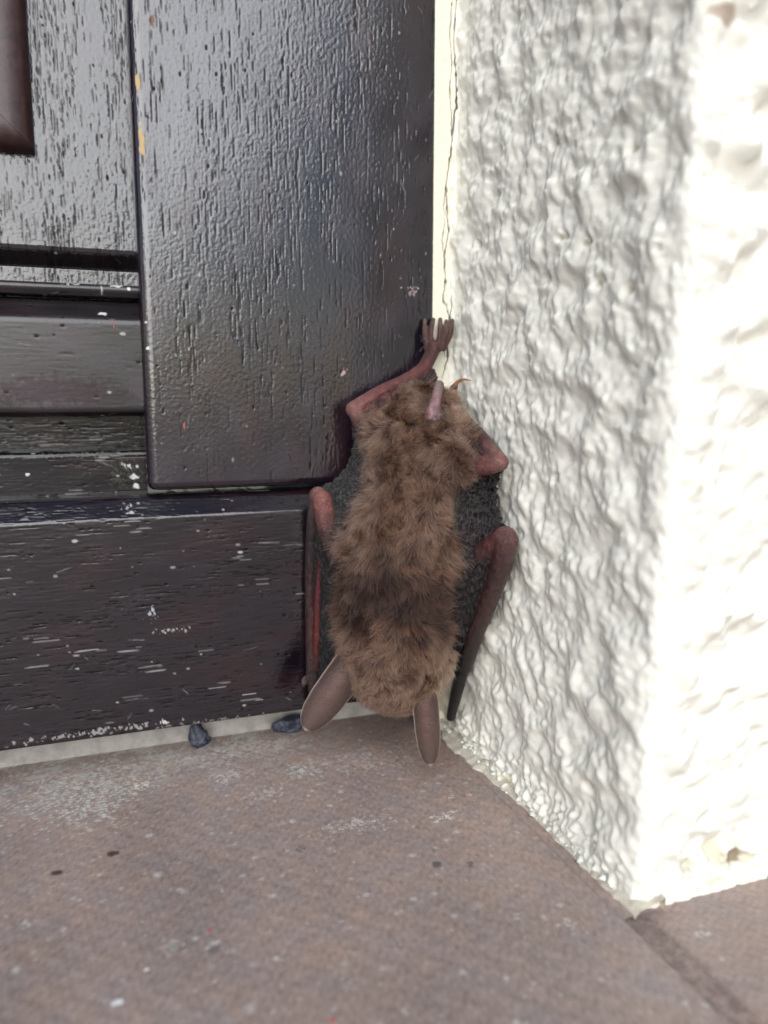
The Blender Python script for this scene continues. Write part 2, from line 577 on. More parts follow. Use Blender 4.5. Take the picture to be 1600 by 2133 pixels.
# ------------------------------------------------------------------ plaster wall beside the door
ST = 0.40
def wall_path(xr, xo, yo=-94.0):
    """unrounded plan of the sheet sampled by arc length: strip, reveal, outer face"""
    pts = np.array([(-9.0, 0.9), (xr, 0.9), (xo, yo), (600.0, yo)])
    seg = np.linalg.norm(np.diff(pts, axis=0), axis=1)
    cum = np.concatenate([[0], np.cumsum(seg)])
    s = np.arange(0, 700.0, 0.1)
    x = np.interp(s, cum, pts[:, 0])
    y = np.interp(s, cum, pts[:, 1])
    def sm(v, r):
        k = np.ones(int(r / 0.1) | 1); k /= k.sum()
        pad = np.pad(v, len(k), mode='reflect', reflect_type='odd')
        return np.convolve(pad, k, 'same')[len(k):-len(k)]
    wide = sstep(30, 60, s)
    return s, sm(x, 2.5) * (1 - wide) + sm(sm(x, 6), 6) * wide, sm(y, 2.5) * (1 - wide) + sm(sm(y, 6), 6) * wide


s_lin, xa, ya = wall_path(0.2, -1.6)
_, xb, yb = wall_path(2.6, 4.8)
S_IN = 9.2           # arc length of the inner corner
S_OUT = S_IN + 94.9  # arc length of the outer corner
cols = np.concatenate([np.arange(0, 13.0, 0.13), np.arange(13.0, S_OUT + 50, ST), S_OUT + 50 + np.cumsum(0.5 * 1.25 ** np.arange(22))])
cols = cols[cols < 560]
zr = np.concatenate([np.arange(-3.0, 208.0, ST), 208 + np.cumsum(0.6 * 1.22 ** np.arange(37))])
shape = (560, 448)   # z by s, step ST
gz = np.arange(shape[0]) * ST
gs = np.arange(shape[1]) * ST
low = band_noise(shape, ST, 16.0, 0.6, 1)
mid = band_noise(shape, ST, 6.0, 0.5, 2)
sml = band_noise(shape, ST, 2.6, 0.5, 3)
tiny = band_noise(shape, ST, 1.2, 0.5, 4)
ridge = np.abs(band_noise(shape, ST, 7.0, 0.5, 5))
blob = np.zeros(shape)
bg_ = np.random.default_rng(21)
for k in range(3600):
    cz, cs = bg_.uniform(0, shape[0]), bg_.uniform(0, shape[1])
    r = bg_.choice([0.55, 1.0, 1.7, 2.8], p=[0.40, 0.28, 0.22, 0.10]) * bg_.uniform(0.7, 1.2)
    el = bg_.uniform(1.0, 1.5)
    th = bg_.uniform(-1.6, 1.6)
    hh = 0.34 * r * bg_.uniform(0.5, 1.3)
    w = int(r * el * 1.9 / ST) + 2
    iz = np.arange(int(cz) - w, int(cz) + w + 1)
    js = np.arange(int(cs) - w, int(cs) + w + 1)
    dz = (iz - cz)[:, None] * ST
    ds = (js - cs)[None, :] * ST
    u = (dz * math.cos(th) + ds * math.sin(th)) / (r * el)
    v = (-dz * math.sin(th) + ds * math.cos(th)) / r
    rr_ = u * u + v * v
    cap = 1.25 * hh * np.exp(-1.5 * rr_ ** 1.4)
    ix = np.ix_(iz % shape[0], js % shape[1])
    blob[ix] = np.where(blob[ix] > cap, blob[ix] + 0.35 * cap, cap + 0.35 * blob[ix])
base_h = 0.42 * low + 0.30 * mid + 0.10 * sml - 0.20 * ridge
hmap = base_h * 0.62 + 1.2 * np.tanh(blob / 1.2) + 0.022 * tiny + 0.06 * sml
# steep undercuts: pits
for k in range(150):
    cz, cs = bg_.uniform(0, shape[0]), bg_.uniform(0, shape[1])
    r = bg_.uniform(0.5, 1.1)
    w = int(r * 2 / ST) + 2
    iz = np.arange(int(cz) - w, int(cz) + w + 1); js = np.arange(int(cs) - w, int(cs) + w + 1)
    d2 = ((((iz - cz)[:, None] * ST) / 0.75) ** 2 + ((js - cs)[None, :] * ST) ** 2) / r ** 2
    hmap[np.ix_(iz % shape[0], js % shape[1])] -= 0.8 * np.exp(-d2 * 1.2)
_f = np.fft.rfft2(hmap)
_k2 = np.fft.fftfreq(shape[0], ST)[:, None] ** 2 + np.fft.rfftfreq(shape[1], ST)[None, :] ** 2
soft = np.fft.irfft2(_f * np.exp(-2 * (math.pi * 0.30) ** 2 * _k2), s=shape)
keep = sstep(-0.6, 1.2, band_noise(shape, ST, 14.0, 0.6, 15))
hmap = soft * (1 - keep) + (0.6 * hmap + 0.4 * soft) * keep
hmap -= hmap.mean()


def sample(field, zz, ss):
    fz = ((zz + 3.0) / ST) % (shape[0] - 1); fs = (ss / ST) % (shape[1] - 1)
    i0 = np.floor(fz).astype(int); j0 = np.floor(fs).astype(int)
    tz = (fz - i0)[:, None]; tsx = (fs - j0)[None, :]
    g = lambda a, b: field[np.ix_(a, b)]
    return (g(i0, j0) * (1 - tz) * (1 - tsx) + g(i0 + 1, j0) * tz * (1 - tsx) + g(i0, j0 + 1) * (1 - tz) * tsx + g(i0 + 1, j0 + 1) * tz * tsx)


Zg, Sg = np.meshgrid(zr, cols, indexing='ij')
Hs = sample(hmap, zr, cols)
lowS, midS, smlS = sample(low, zr, cols), sample(mid, zr, cols), sample(sml, zr, cols)
amp = sstep(S_IN - 1.5, S_IN + 5.5, Sg + 0.8 * midS)                       # the strip by the door is smooth
amp *= 0.32 + 0.68 * np.clip(np.abs(Sg - S_OUT - 1.5 + 1.3 * lowS) / 7.0, 0, 1) ** 0.8   # trowelled corner
foot = 1 - sstep(3.0, 11.0, Zg - 1.6 * midS)
amp *= 1 - 0.35 * foot * sstep(S_OUT - 30, S_OUT, Sg)
amp *= 1 - 0.92 * (1 - sstep(1.5, 9.0, Zg - 0.8 * midS)) * sstep(S_OUT - 8, S_OUT, Sg)
amp *= np.where(Sg > S_OUT + 4, 1.7, 1.0)
amp *= 1 - 0.5 * sstep(210, 260, Zg)
disp = 0.85 * Hs * amp + 0.04 * smlS * (1 - amp)
disp += 0.9 * foot * sstep(S_IN, S_IN + 10, Sg) * (0.35 + 0.38 * smlS * amp)            # crumbly foot
disp += -0.4 * sstep(0.6, 1.3, midS) * foot
disp += 0.55 * sstep(S_IN, S_IN + 8, Sg) * amp * 0 + 0.25 * lowS * amp

pits = [(51.3, 126.1), (66.4, 131.5), (57.5, 134.1), (25.5, 149.2), (51.5, 155.4), (79.9, 146.4), (71.9, 122.6), (15.4, 140.0), (81.1, 120.1), (58.8, 81.1), (77.4, 16.8)]   # (depth into the reveal, height): deep holes with tan render showing
for pd, pz_ in pits:
    q_ = ((Sg - S_IN - pd) / 1.7) ** 2 + ((Zg - pz_) / 1.3) ** 2 + 0.25 * smlS
    disp -= 1.3 * np.exp(-np.clip(q_, 0, 30) ** 1.5)

# cracks in the strip (x in mm, z in mm), carved into the plaster
x_strip = np.interp(Sg, s_lin, xa) * (1 - np.clip(Zg, 0, 200) / 200) + np.interp(Sg, s_lin, xb) * np.clip(Zg, 0, 200) / 200
cracks = [
    [(1.8, 230), (1.6, 206), (0.8, 196), (1.6, 188), (1.9, 181), (1.0, 173), (0.4, 167.2), (-0.9, 158.3), (-0.6, 152), (0.0, 145.6), (-1.2, 139), (-0.8, 131.2), (-1.6, 127), (-0.2, 124.6), (0.5, 121.4), (-0.4, 116.7), (0.2, 110.6), (-1.7, 104.5)],
    [(0.2, 205), (-0.4, 197), (0.5, 190), (-0.3, 183), (0.5, 176), (0.6, 170), (0.4, 167)],
    [(-0.9, 158.3), (-1.6, 153), (-1.2, 148), (-2.0, 143), (-1.4, 139), (-0.9, 134)],
    [(1.1, 128), (0.9, 124), (0.5, 121.4)], [(0.2, 118), (-1.2, 114), (-0.6, 111), (0.2, 110.6)],
]
wig = 0.16 * smlS + 0.06 * sample(tiny, zr, cols)
crk = np.zeros_like(Zg)
for poly in cracks:
    wmax = 0.26 if poly is cracks[0] else 0.15
    for (x0, z0), (x1, z1) in zip(poly, poly[1:]):
        rows = np.where((zr > min(z0, z1) - 1.5) & (zr < max(z0, z1) + 1.5))[0]
        cc = slice(0, 130)
        px = x_strip[rows, cc] + 0.6 * wig[rows, cc]; pz = Zg[rows, cc] + wig[rows, cc]
        t = np.clip(((px - x0) * (x1 - x0) + (pz - z0) * (z1 - z0)) / ((x1 - x0) ** 2 + (z1 - z0) ** 2), 0, 1)
        d = np.hypot(px - x0 - t * (x1 - x0), pz - z0 - t * (z1 - z0))
        wv = wmax * (0.55 + 0.55 * np.clip(0.5 + 0.6 * midS[rows, cc], 0, 1))
        crk[rows, cc] = np.maximum(crk[rows, cc], 1 - sstep(wv * 0.45, wv * 1.15, d))
disp -= 0.9 * crk

X0 = np.interp(cols, s_lin, xa); Y0 = np.interp(cols, s_lin, ya)
X1 = np.interp(cols, s_lin, xb); Y1 = np.interp(cols, s_lin, yb)
tz = (np.clip(zr, 0, 230) / 200.0)[:, None]
X = X0[None] * (1 - tz) + X1[None] * tz
Y = Y0[None] * (1 - tz) + Y1[None] * tz
dX, dY = np.gradient(X, axis=1), np.gradient(Y, axis=1)
ln = np.hypot(dX, dY)
NX, NY = dY / ln, -dX / ln
disp += 0.35                                                              # keep the skin proud of the core
PX, PY = X + NX * disp, Y + NY * disp
PZ = Zg + np.where(Zg > 0.5, 0.10 * smlS * amp, 0)
tint = np.ones(PX.shape + (3,)) * np.array((0.83, 0.81, 0.725))
warm = (1 - sstep(S_IN - 1, S_IN + 3, Sg))[..., None]
tint = tint * (1 - warm) + np.array((0.80, 0.765, 0.63)) * warm
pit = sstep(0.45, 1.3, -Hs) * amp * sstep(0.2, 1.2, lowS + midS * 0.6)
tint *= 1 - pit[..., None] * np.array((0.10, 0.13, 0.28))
ygreen = sstep(0.9, 2.0, sample(band_noise(shape, ST, 22.0, 0.6, 9), zr, cols)) * foot
tint *= 1 - ygreen[..., None] * np.array((0.10, 0.12, 0.30))
def stain(xm, ym, zm, r, col, op):
    global tint
    d = np.sqrt((PX - xm) ** 2 + (PY - ym) ** 2 + (1.3 * (PZ - zm)) ** 2) / r + 0.35 * midS
    m = (op * (1 - sstep(0.3, 1.0, d)))[..., None]
    tint = tint * (1 - m) + np.array(col) * m
for pd, pz_ in pits:
    m = (0.75 * (1 - sstep(0.35, 1.0, np.sqrt(((Sg - S_IN - pd) / 1.5) ** 2 + ((Zg - pz_) / 1.1) ** 2) + 0.12 * smlS)))[..., None]
    tint = tint * (1 - m) + np.array((0.44, 0.39, 0.28)) * m
stain(20.1, -94, 7.0, 6.0, (0.52, 0.46, 0.30), 0.6)
stain(22.0, -94, 6.6, 2.2, (0.20, 0.15, 0.09), 0.85)
stain(7.6, -94, 163.6, 3.2, (0.34, 0.24, 0.17), 0.8)
stain(9.0, -94, 6.8, 3.0, (0.50, 0.47, 0.36), 0.6)
stain(-1, -3, 5.0, 9.0, (0.30, 0.25, 0.18), 0.6)
stain(-1, -8, 1.0, 5.0, (0.33, 0.27, 0.18), 0.5)
tint = tint * (1 - 0.9 * crk[..., None]) + np.array((0.10, 0.085, 0.07)) * 0.9 * crk[..., None]

plaster_wall = empty('plaster_wall', (0, -47, 0))
tag(plaster_wall, 'rough white plastered wall corner beside the dark wooden door', 'wall')
nz_, nc_ = PX.shape
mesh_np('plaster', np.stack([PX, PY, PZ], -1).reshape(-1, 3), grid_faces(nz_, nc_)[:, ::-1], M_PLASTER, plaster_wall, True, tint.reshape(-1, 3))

# masonry behind the plaster skin
cv = []
for z, (a, b) in ((-2.0, (4.0, 3.0)), (230.0, (8.5, 8.5)), (2150.0, (8.5, 8.5))):
    cv += [(a, 300, z), (b, -91.0, z), (590, -91.0, z), (590, 300, z)]
cf = [(4 * k + j, 4 * k + (j + 1) % 4, 4 * k + 4 + (j + 1) % 4, 4 * k + 4 + j) for k in range(2) for j in range(4)] + [(3, 2, 1, 0), (8, 9, 10, 11)]
mesh_np('masonry', cv, cf, M_BACK, plaster_wall, False)
# wall above and to the left of the door opening is far outside the picture; a lintel closes the top
extrude_x('lintel', [(-60, 2050), (300, 2050), (300, 2150), (-60, 2150)], -1100, 4, M_BACK, plaster_wall)

# smeared filler between plaster and tiles
sm_n = 160
yy = np.linspace(2, -96, sm_n)
g = np.random.default_rng(5)
wob = np.convolve(g.standard_normal(sm_n + 12), np.hanning(7) / np.hanning(7).sum(), 'same')[6:-6]
wob2 = np.convolve(g.standard_normal(sm_n + 40), np.hanning(25) / np.hanning(25).sum(), 'same')[20:-20]
wid = 2.3 + 0.9 * wob2 * 2 + 0.55 * wob
wid = wid + 2.2 * np.exp(-((yy + 20) / 12.0) ** 2) - 0.9 * sstep(-30, -60, yy) 
wid = np.clip(wid, 1.3, 7)
rows = []
for k in range(sm_n):
    x_edge = -0.6 - 1.0 * (-yy[k] / 94.0) - wid[k]
    hgt = 0.55 + 0.18 * wob[k]
    rows.append([(x_edge, yy[k], -0.3), (x_edge + 0.12, yy[k], 0.22), (x_edge + 0.5, yy[k], max(0.25, hgt)), (x_edge + 0.55 * wid[k], yy[k], hgt + 0.15), (x_edge + 0.8 * wid[k], yy[k], hgt + 0.7 + 0.3 * wob[k]), (4.0, yy[k], 2.6), (4.0, yy[k], -0.3)])
mesh_np('filler_smear', np.array(rows).reshape(-1, 3), grid_faces(sm_n, 7)[:, ::-1], M_CAULK, plaster_wall)
# loose crumbs stuck along the foot
bm_t = bmesh.new(); bmesh.ops.create_icosphere(bm_t, subdivisions=2, radius=1.0)
tv = np.array([v.co[:] for v in bm_t.verts]); tf = np.array([[v.index for v in f.verts] for f in bm_t.faces]); bm_t.free()
vs, fs = [], []
for k in range(70):
    y0 = -95 * g.random(); r = g.uniform(0.25, 0.95)
    x0 = -1.0 - 1.0 * (-y0 / 94.0) + g.normal(-0.2, 0.7); z0 = abs(g.normal(0, 1.0))
    q = tv * (1 + 0.28 * sines(tv * 1.0 + k * 3.1, 1.4, 3)[:, None]) * np.array((r * g.uniform(0.7, 1.3), r * g.uniform(0.7, 1.5), r * g.uniform(0.6, 1.0)))
    vs.append(q + (x0, y0, z0)); fs.append(tf + k * len(tv))
cr = mesh_np('plaster_crumbs', np.concatenate(vs), np.concatenate(fs), M_PLASTER, plaster_wall, True, np.ones((70 * len(tv), 3)) * np.array((0.74, 0.74, 0.68)))
cr['kind'] = 'stuff'

# ------------------------------------------------------------------ door
door = empty('wooden_door', (-45, 10, 11))
tag(door, 'dark purple-brown painted wooden door with worn weather bar', 'door')
XL = -1000.0


def aniso(shape, step, wc, wg, width=0.5, seed=0):
    """random field with wavelength wc across and wg along the grain (axis 0 across, axis 1 along)"""
    g = np.random.default_rng(seed)
    f = np.fft.rfft2(g.standard_normal(shape))
    kc = np.fft.fftfreq(shape[0], step)[:, None] * wc
    kg = np.fft.rfftfreq(shape[1], step)[None, :] * wg
    f *= np.exp(-((np.sqrt(kc ** 2 + kg ** 2) - 1.0) / width) ** 2)
    o = np.fft.irfft2(f, s=shape)
    return (o - o.mean()) / (o.std() + 1e-9)


WS = 0.2


def grain_map(nc, ng, seed, pores=1.0, plen=(1.2, 6.0), craze=1.0, wrinkle=1.0, scuff=1.0, base=(0.011, 0.0075, 0.013), red=(0.022, 0.008, 0.010), redness=0.5, gloss=0.30, streaks=0.0, fibre=1.0, polish=1.0):
    """relief (mm), colour and gloss of old painted open-grained wood, nc x ng millimetres"""
    sh = (int(nc / WS), int(ng / WS))
    g = np.random.default_rng(seed)
    fib = aniso(sh, WS, 0.8, 14.0, 0.7, seed + 1)
    wr1 = aniso(sh, WS, 1.3, 1.9, 0.5, seed + 2)
    wr2 = aniso(sh, WS, 0.7, 0.9, 0.4, seed + 3)
    patch = aniso(sh, WS, 16.0, 60.0, 0.7, seed + 4)
    patch2 = aniso(sh, WS, 12.0, 22.0, 0.7, seed + 5)
    mean = aniso(sh, WS, 20.0, 40.0, 0.8, seed + 6)
    cz1 = aniso(sh, WS, 1.5, 4.2, 0.5, seed + 7)
    cz2 = aniso(sh, WS, 1.1, 2.0, 0.5, seed + 8)
    crz = (1 - sstep(0.02, 0.10, np.abs(cz1))) * sstep(-0.2, 0.9, cz2 + 0.8 * patch2) * craze
    pm = np.zeros(sh); sc = np.zeros(sh); sp = np.zeros(sh)
    def stamp(arr, c, a, w, l, val, lean=0.0):
        iw, il = int(w * 2 / WS) + 2, int(l / WS) + 2
        i = np.arange(max(0, int(c / WS) - iw), min(sh[0], int(c / WS) + iw + 1))
        j = np.arange(max(0, int(a / WS) - il), min(sh[1], int(a / WS) + il + 1))
        if not len(i) or not len(j):
            return
        dc = (i * WS - c)[:, None] - lean * (j * WS - a)[None, :]
        dl = (j * WS - a)[None, :] / l
        wd = w * np.sqrt(np.clip(1 - dl ** 2, 0, 1)) + 1e-6
        m = val * (1 - sstep(0.35, 1.0, np.abs(dc) / wd)) * (np.abs(dl) < 1)
        ix = np.ix_(i, j)
        arr[ix] = np.maximum(arr[ix], m)
    npore = int(nc * ng * 0.42 * pores)
    for k in range(npore):
        c, a = g.uniform(0, nc), g.uniform(0, ng)
        pv = patch[int(c / WS) % sh[0], int(a / WS) % sh[1]] + 0.5 * patch2[int(c / WS) % sh[0], int(a / WS) % sh[1]]
        if g.random() > 0.10 + 0.9 / (1 + math.exp(-2.2 * (pv - 0.55))):
            continue
        l = g.uniform(*plen) * (0.5 if g.random() < 0.4 else 1.0) * 0.5
        stamp(pm, c, a, g.uniform(0.12, 0.22), l, g.uniform(0.5, 1.0), g.normal(0, 0.01))
        if g.random() < 0.25:                       # pores follow one another along the grain
            stamp(pm, c + g.normal(0, 0.12), a + l * g.uniform(2.2, 3.0), 0.2, l * 0.7, 0.8)
    for k in range(int(nc * ng * 0.006)):           # pin holes
        stamp(pm, g.uniform(0, nc), g.uniform(0, ng), g.uniform(0.25, 0.45), g.uniform(0.3, 0.7), 1.0)
    for k in range(int(nc * ng * 0.03 * streaks)):  # worn ridges, pale
        c, a = g.uniform(0, nc), g.uniform(0, ng)
        if patch[int(c / WS) % sh[0], int(a / WS) % sh[1]] < g.normal(0.25, 0.5):
            continue
        for q in range(g.integers(1, 4)):
            stamp(sc, c + g.normal(0, 0.7), a + g.normal(0, 2), g.uniform(0.13, 0.24), g.uniform(0.7, 3.2), g.uniform(0.3, 1.0), g.normal(0, 0.02))
    for k in range(int(nc * ng * 0.008 * scuff)):   # lime specks
        r = abs(g.normal(0, 0.17)) + 0.12
        stamp(sp, g.uniform(0, nc), g.uniform(0, ng), r, r * g.uniform(0.8, 1.6), g.uniform(0.4, 1.0))
    for k in range(int(nc * ng * 0.003 * scuff)):   # scratches
        stamp(sp, g.uniform(0, nc), g.uniform(0, ng), 0.14, g.uniform(0.8, 2.4), g.uniform(0.15, 0.5), g.normal(0, 0.9))
    h = 0.004 * fibre * fib + wrinkle * (0.006 * wr1 + 0.006 * wr2) - 0.022 * crz - 0.085 * pm + 0.03 * sc + 0.03 * sp
    col = np.array(base)[None, None] * np.ones(sh + (1,))
    rm = np.clip(redness * sstep(-0.2, 1.6, mean), 0, 1)[..., None]
    col = col * (1 - rm) + np.array(red) * rm
    col = col * (1 + 0.10 * min(fibre, 2.5) * fib + 0.12 * patch2)[..., None]
    k = (0.85 * pm)[..., None]
    col = col * (1 - k) + np.array((0.004, 0.003, 0.003)) * k
    col = col * (1 - 0.45 * crz[..., None])
    k = (0.8 * sp)[..., None]
    col = col * (1 - k) + np.array((0.50, 0.48, 0.46)) * k
    k = (0.75 * sc)[..., None]
    col = col * (1 - k) + np.array((0.42, 0.40, 0.40)) * k
    rg = gloss + 0.05 * patch2 + 0.02 * wr1 + 0.25 * np.maximum(pm, np.maximum(sp, sc))
    shine = polish - polish * np.clip(0.95 * pm + 0.6 * crz + 0.8 * sp + 0.6 * sc, 0, 1)
    return h, np.concatenate([np.clip(col, 0.002, 0.9), shine[..., None]], -1), np.clip(0.6 * rg, 0.08, 0.9)


def lookup(field, c, a):
    fc = np.clip(c / WS, 0, field.shape[0] - 1.001); fa = np.clip(a / WS, 0, field.shape[1] - 1.001)
    i = fc.astype(int); j = fa.astype(int); tc = fc - i; ta = fa - j
    if field.ndim == 3:
        tc, ta = tc[..., None], ta[..., None]
    return field[i, j] * (1 - tc) * (1 - ta) + field[i + 1, j] * tc * (1 - ta) + field[i, j + 1] * (1 - tc) * ta + field[i + 1, j + 1] * tc * ta


def dense_profile(prof, is_front, step):
    """closed outline resampled: fine on the visible side, as given elsewhere"""
    out, front = [], []
    n = len(prof)
    for k in range(n):
        a, b = np.array(prof[k], float), np.array(prof[(k + 1) % n], float)
        fr = is_front(a) and is_front(b)
        L = np.linalg.norm(b - a)
        m = max(1, int(math.ceil(L / step))) if fr else 1
        for q in range(m):
            out.append(a + (b - a) * q / m); front.append(fr)
    return np.array(out), np.array(front)


def sweep(name, prof, stations, axis, gmap, grain, origin, is_front, spots=(), step=0.24, inset=None, rows_front=None):
    """closed profile swept along x (profile y,z) or along z (profile x,y); grain relief pushed into the visible side"""
    P2, fr = dense_profile(prof, is_front, step)
    n = len(P2); m = len(stations)
    d = np.roll(P2, -1, 0) - np.roll(P2, 1, 0)
    nr = np.stack([d[:, 1], -d[:, 0]], -1); nr /= np.linalg.norm(nr, axis=1)[:, None] + 1e-9
    area = 0.5 * np.sum(P2[:, 0] * np.roll(P2[:, 1], -1) - np.roll(P2[:, 0], -1) * P2[:, 1])
    if area < 0:
        nr = -nr
    arcl = np.concatenate([[0], np.cumsum(np.linalg.norm(np.diff(P2, axis=0), axis=1))])
    arcl = arcl - arcl[np.argmax(fr)]
    st = np.asarray(stations, float)
    A, B = np.meshgrid(st - origin, arcl, indexing='ij')           # along sweep, along profile
    fmask = np.repeat(fr[None], m, 0) & np.repeat((st >= (rows_front or (-1e9, 1e9))[0])[:, None] & (st <= (rows_front or (-1e9, 1e9))[1])[:, None], n, 1)
    along_sweep = (axis == grain)
    cc, ga = (B, A) if along_sweep else (A, B)
    h, col, rg = gmap
    hh = lookup(h, cc, ga) * fmask
    colv = lookup(col, cc, ga); rv = lookup(rg, cc, ga)
    Q = P2[None] + nr[None] * hh[..., None]
    if inset is not None:
        Q = Q + inset(st, P2)
    if axis == 'x':
        V = np.stack([np.repeat(st[:, None], n, 1), Q[..., 0], Q[..., 1]], -1)
    else:
        V = np.stack([Q[..., 0], Q[..., 1], np.repeat(st[:, None], n, 1)], -1)
    V = V.reshape(-1, 3)
    cflat = spot_mix(colv.reshape(-1, 4).copy(), V, spots)
    f = grid_faces(m, n, True)
    faces = f if ((area > 0) == (axis == 'x')) else f[:, ::-1]
    o = mesh_np(name, V, faces[:, ::-1] if axis == 'z' else faces, M_WOOD, door, True, cflat)
    a = o.data.attributes.new('gloss', 'FLOAT', 'POINT')
    a.data.foreach_set('value', rv.astype(np.float32).ravel())
    bm = bmesh.new(); bm.from_mesh(o.data)
    bm.verts.ensure_lookup_table()
    for base_ in (0, (m - 1) * n):
        bm.faces.new([bm.verts[base_ + k] for k in range(n)])
    bmesh.ops.recalc_face_normals(bm, faces=bm.faces)
    bm.to_mesh(o.data); bm.free()
    return o


# right stile, a board with rounded edges; its foot stands above the bottom rail
prof = [(-84.3, 46.0), (-84.3, 2.6)] + [(-81.7 - 2.6 * math.cos(R(a)), 2.6 - 2.6 * math.sin(R(a))) for a in range(15, 91, 15)] + [(-5.6, 0.0)] + [(-5.6 + 0.9 * math.sin(R(a)), 0.9 - 0.9 * math.cos(R(a))) for a in range(15, 91, 25)] + [(-4.7, 46.0)]


def stile_inset(st, P2):
    ins = np.interp(st, [75.4, 75.6, 76.2, 77.4, 80.0], [2.2, 1.2, 0.5, 0.0, 0.0])[:, None]
    dx = np.where(P2[:, 0] < -44, ins, -0.2 * ins) * np.ones_like(ins)
    dy = np.where(P2[:, 1] < 10, ins, 0.0)
    return np.stack([dx, dy], -1)


gm_stile = grain_map(100, 150, 100, pores=0.42, plen=(1.5, 8.0), craze=1.0, wrinkle=1.0, scuff=0.6, gloss=0.24, redness=0.5, streaks=0.0)
zs = np.concatenate([[75.4, 75.6, 75.9, 76.2, 76.8, 77.4], graded(77.6, 2040.0, 77.6, 208.0, 0.24)])
sweep('stile', prof, zs, 'z', gm_stile, 'z', 75.0, lambda q: q[1] < 4.0, stile_spots, 0.24, stile_inset, (77.4, 215.0))
# bottom rail with a chamfered, rounded top
xs_rail = graded(XL, -4.7, -134.0, -4.8, 0.25)
gm_rail = grain_map(85, 136, 200, polish=0.75, fibre=2.6, pores=0.8, plen=(1.0, 5.0), craze=0.4, wrinkle=0.7, scuff=1.0, gloss=0.26, redness=0.7, streaks=0.34, base=(0.008, 0.005, 0.008), red=(0.015, 0.005, 0.007))
sweep('bottom_rail', [(46, 11.4), (-0.6, 11.4)] + arc(-0.8, 12.6, 1.2, 270, 180, 4) + arc(-0.6, 68.4, 1.4, 180, 150, 4) + [(1.0, 72.6), (2.0, 73.6), (3.4, 74.1), (6.0, 74.2), (46, 74.2)], xs_rail, 'x', gm_rail, 'x', -138.0, lambda q: q[0] < 6.5, rail_spots, 0.25)
# recessed lower boards
xs_s = graded(XL, -83.8, -132.0, -83.9, 0.25)
gm_rec = grain_map(70, 60, 300, polish=0.45, fibre=2.0, pores=0.7, plen=(1.0, 5.0), craze=0.3, wrinkle=0.9, scuff=1.8, gloss=0.25, redness=0.3, streaks=0.6, base=(0.010, 0.009, 0.010))
sweep('recess_board', [(40, 70), (18.5, 70), (18.5, 99), (40, 99)], xs_s, 'x', gm_rec, 'x', -138.0, lambda q: q[0] < 19, recess_spots, 0.25)
sweep('recess_strip', [(24, 72), (8.4, 72), (8.2, 84.2)] + arc(9.4, 84.3, 1.2, 170, 90, 4) + [(18.0, 86.0), (24, 86.0)], xs_s - 0.1, 'x', gm_rec, 'x', -150.0, lambda q: q[0] < 14, recess_spots, 0.25)
# weather bar and bead
gm_bar = grain_map(60, 60, 400, polish=0.55, pores=0.03, craze=0.1, wrinkle=0.30, scuff=1.0, gloss=0.40, redness=0.25, base=(0.020, 0.017, 0.019), red=(0.060, 0.030, 0.040))
sweep('weather_bar', [(30, 94.6), (7.0, 94.6)] + arc(5.2, 96.9, 1.6, 250, 180, 5) + arc(5.6, 117.6, 2.2, 180, 118, 6) + [(8.0, 121.9), (9.2, 123.6), (11.5, 124.2), (30, 124.2)], xs_s - 0.2, 'x', gm_bar, 'x', -138.0, lambda q: q[0] < 12, bar_spots, 0.3)
sweep('bead', [(30, 124.4), (8.2, 124.4), (6.4, 124.7)] + arc(6.6, 126.3, 1.25, 230, 110, 6) + [(8.4, 127.4), (30, 127.4)], xs_s - 0.3, 'x', gm_bar, 'x', -150.0, lambda q: q[0] < 9, bar_spots, 0.3)
# panel with a groove near its foot, split into its lower fillet and its field
gm_pan = grain_map(60, 100, 500, polish=0.9, pores=1.5, plen=(1.5, 6.0), craze=0.5, wrinkle=1.8, scuff=0.5, gloss=0.22, redness=0.15, base=(0.018, 0.015, 0.017), streaks=0.1)
sweep('panel', [(40, 127.6), (8.6, 127.6), (8.6, 131.2), (9.2, 131.5), (13.8, 131.7), (13.8, 132.2), (9.6, 135.0), (8.9, 135.6), (8.6, 136.4), (8.6, 208), (8.6, 400), (8.6, 2040), (40, 2040)], xs_s + 0.05, 'x', gm_pan, 'z', -138.0, lambda q: q[0] < 14 and q[1] < 210, bar_spots, 0.25)
# raised moulding on the panel: four mitred bars
M_MOULD = simple('moulding_paint', (0.042, 0.018, 0.018), 0.36, 0.5, 0.35, 0.10)
mp = [(0.0, 9.0), (0.15, 5.6), (0.7, 4.2), (1.8, 3.1), (2.8, 2.7), (6.6, 2.6), (7.6, 3.0), (8.6, 4.2), (9.2, 5.8), (9.4, 9.0)]
fx0, fx1, fz0, fz1 = -420.0, -106.6, 157.6, 1500.0
corners = [(fx0, fz0, 1, 1), (fx1, fz0, -1, 1), (fx1, fz1, -1, -1), (fx0, fz1, 1, -1)]
for k in range(4):
    a, b = corners[k], corners[(k + 1) % 4]
    v = [(a[0] + a[2] * d, y, a[1] + a[3] * d) for d, y in mp] + [(b[0] + b[2] * d, y, b[1] + b[3] * d) for d, y in mp]
    n_ = len(mp)
    f = [(j, (j + 1) % n_, n_ + (j + 1) % n_, n_ + j) for j in range(n_)] + [tuple(range(n_ - 1, -1, -1)), tuple(range(n_, 2 * n_))]
    dirv = Vector((b[0] - a[0], 0, b[1] - a[1])).normalized()   # a hair of a gap at each mitre
    v = [tuple(Vector(q) + dirv * (0.06 if i < n_ else -0.06)) for i, q in enumerate(v)]
    shade_sharp(mesh_np('moulding_bar', v, f, M_MOULD, door), 40)

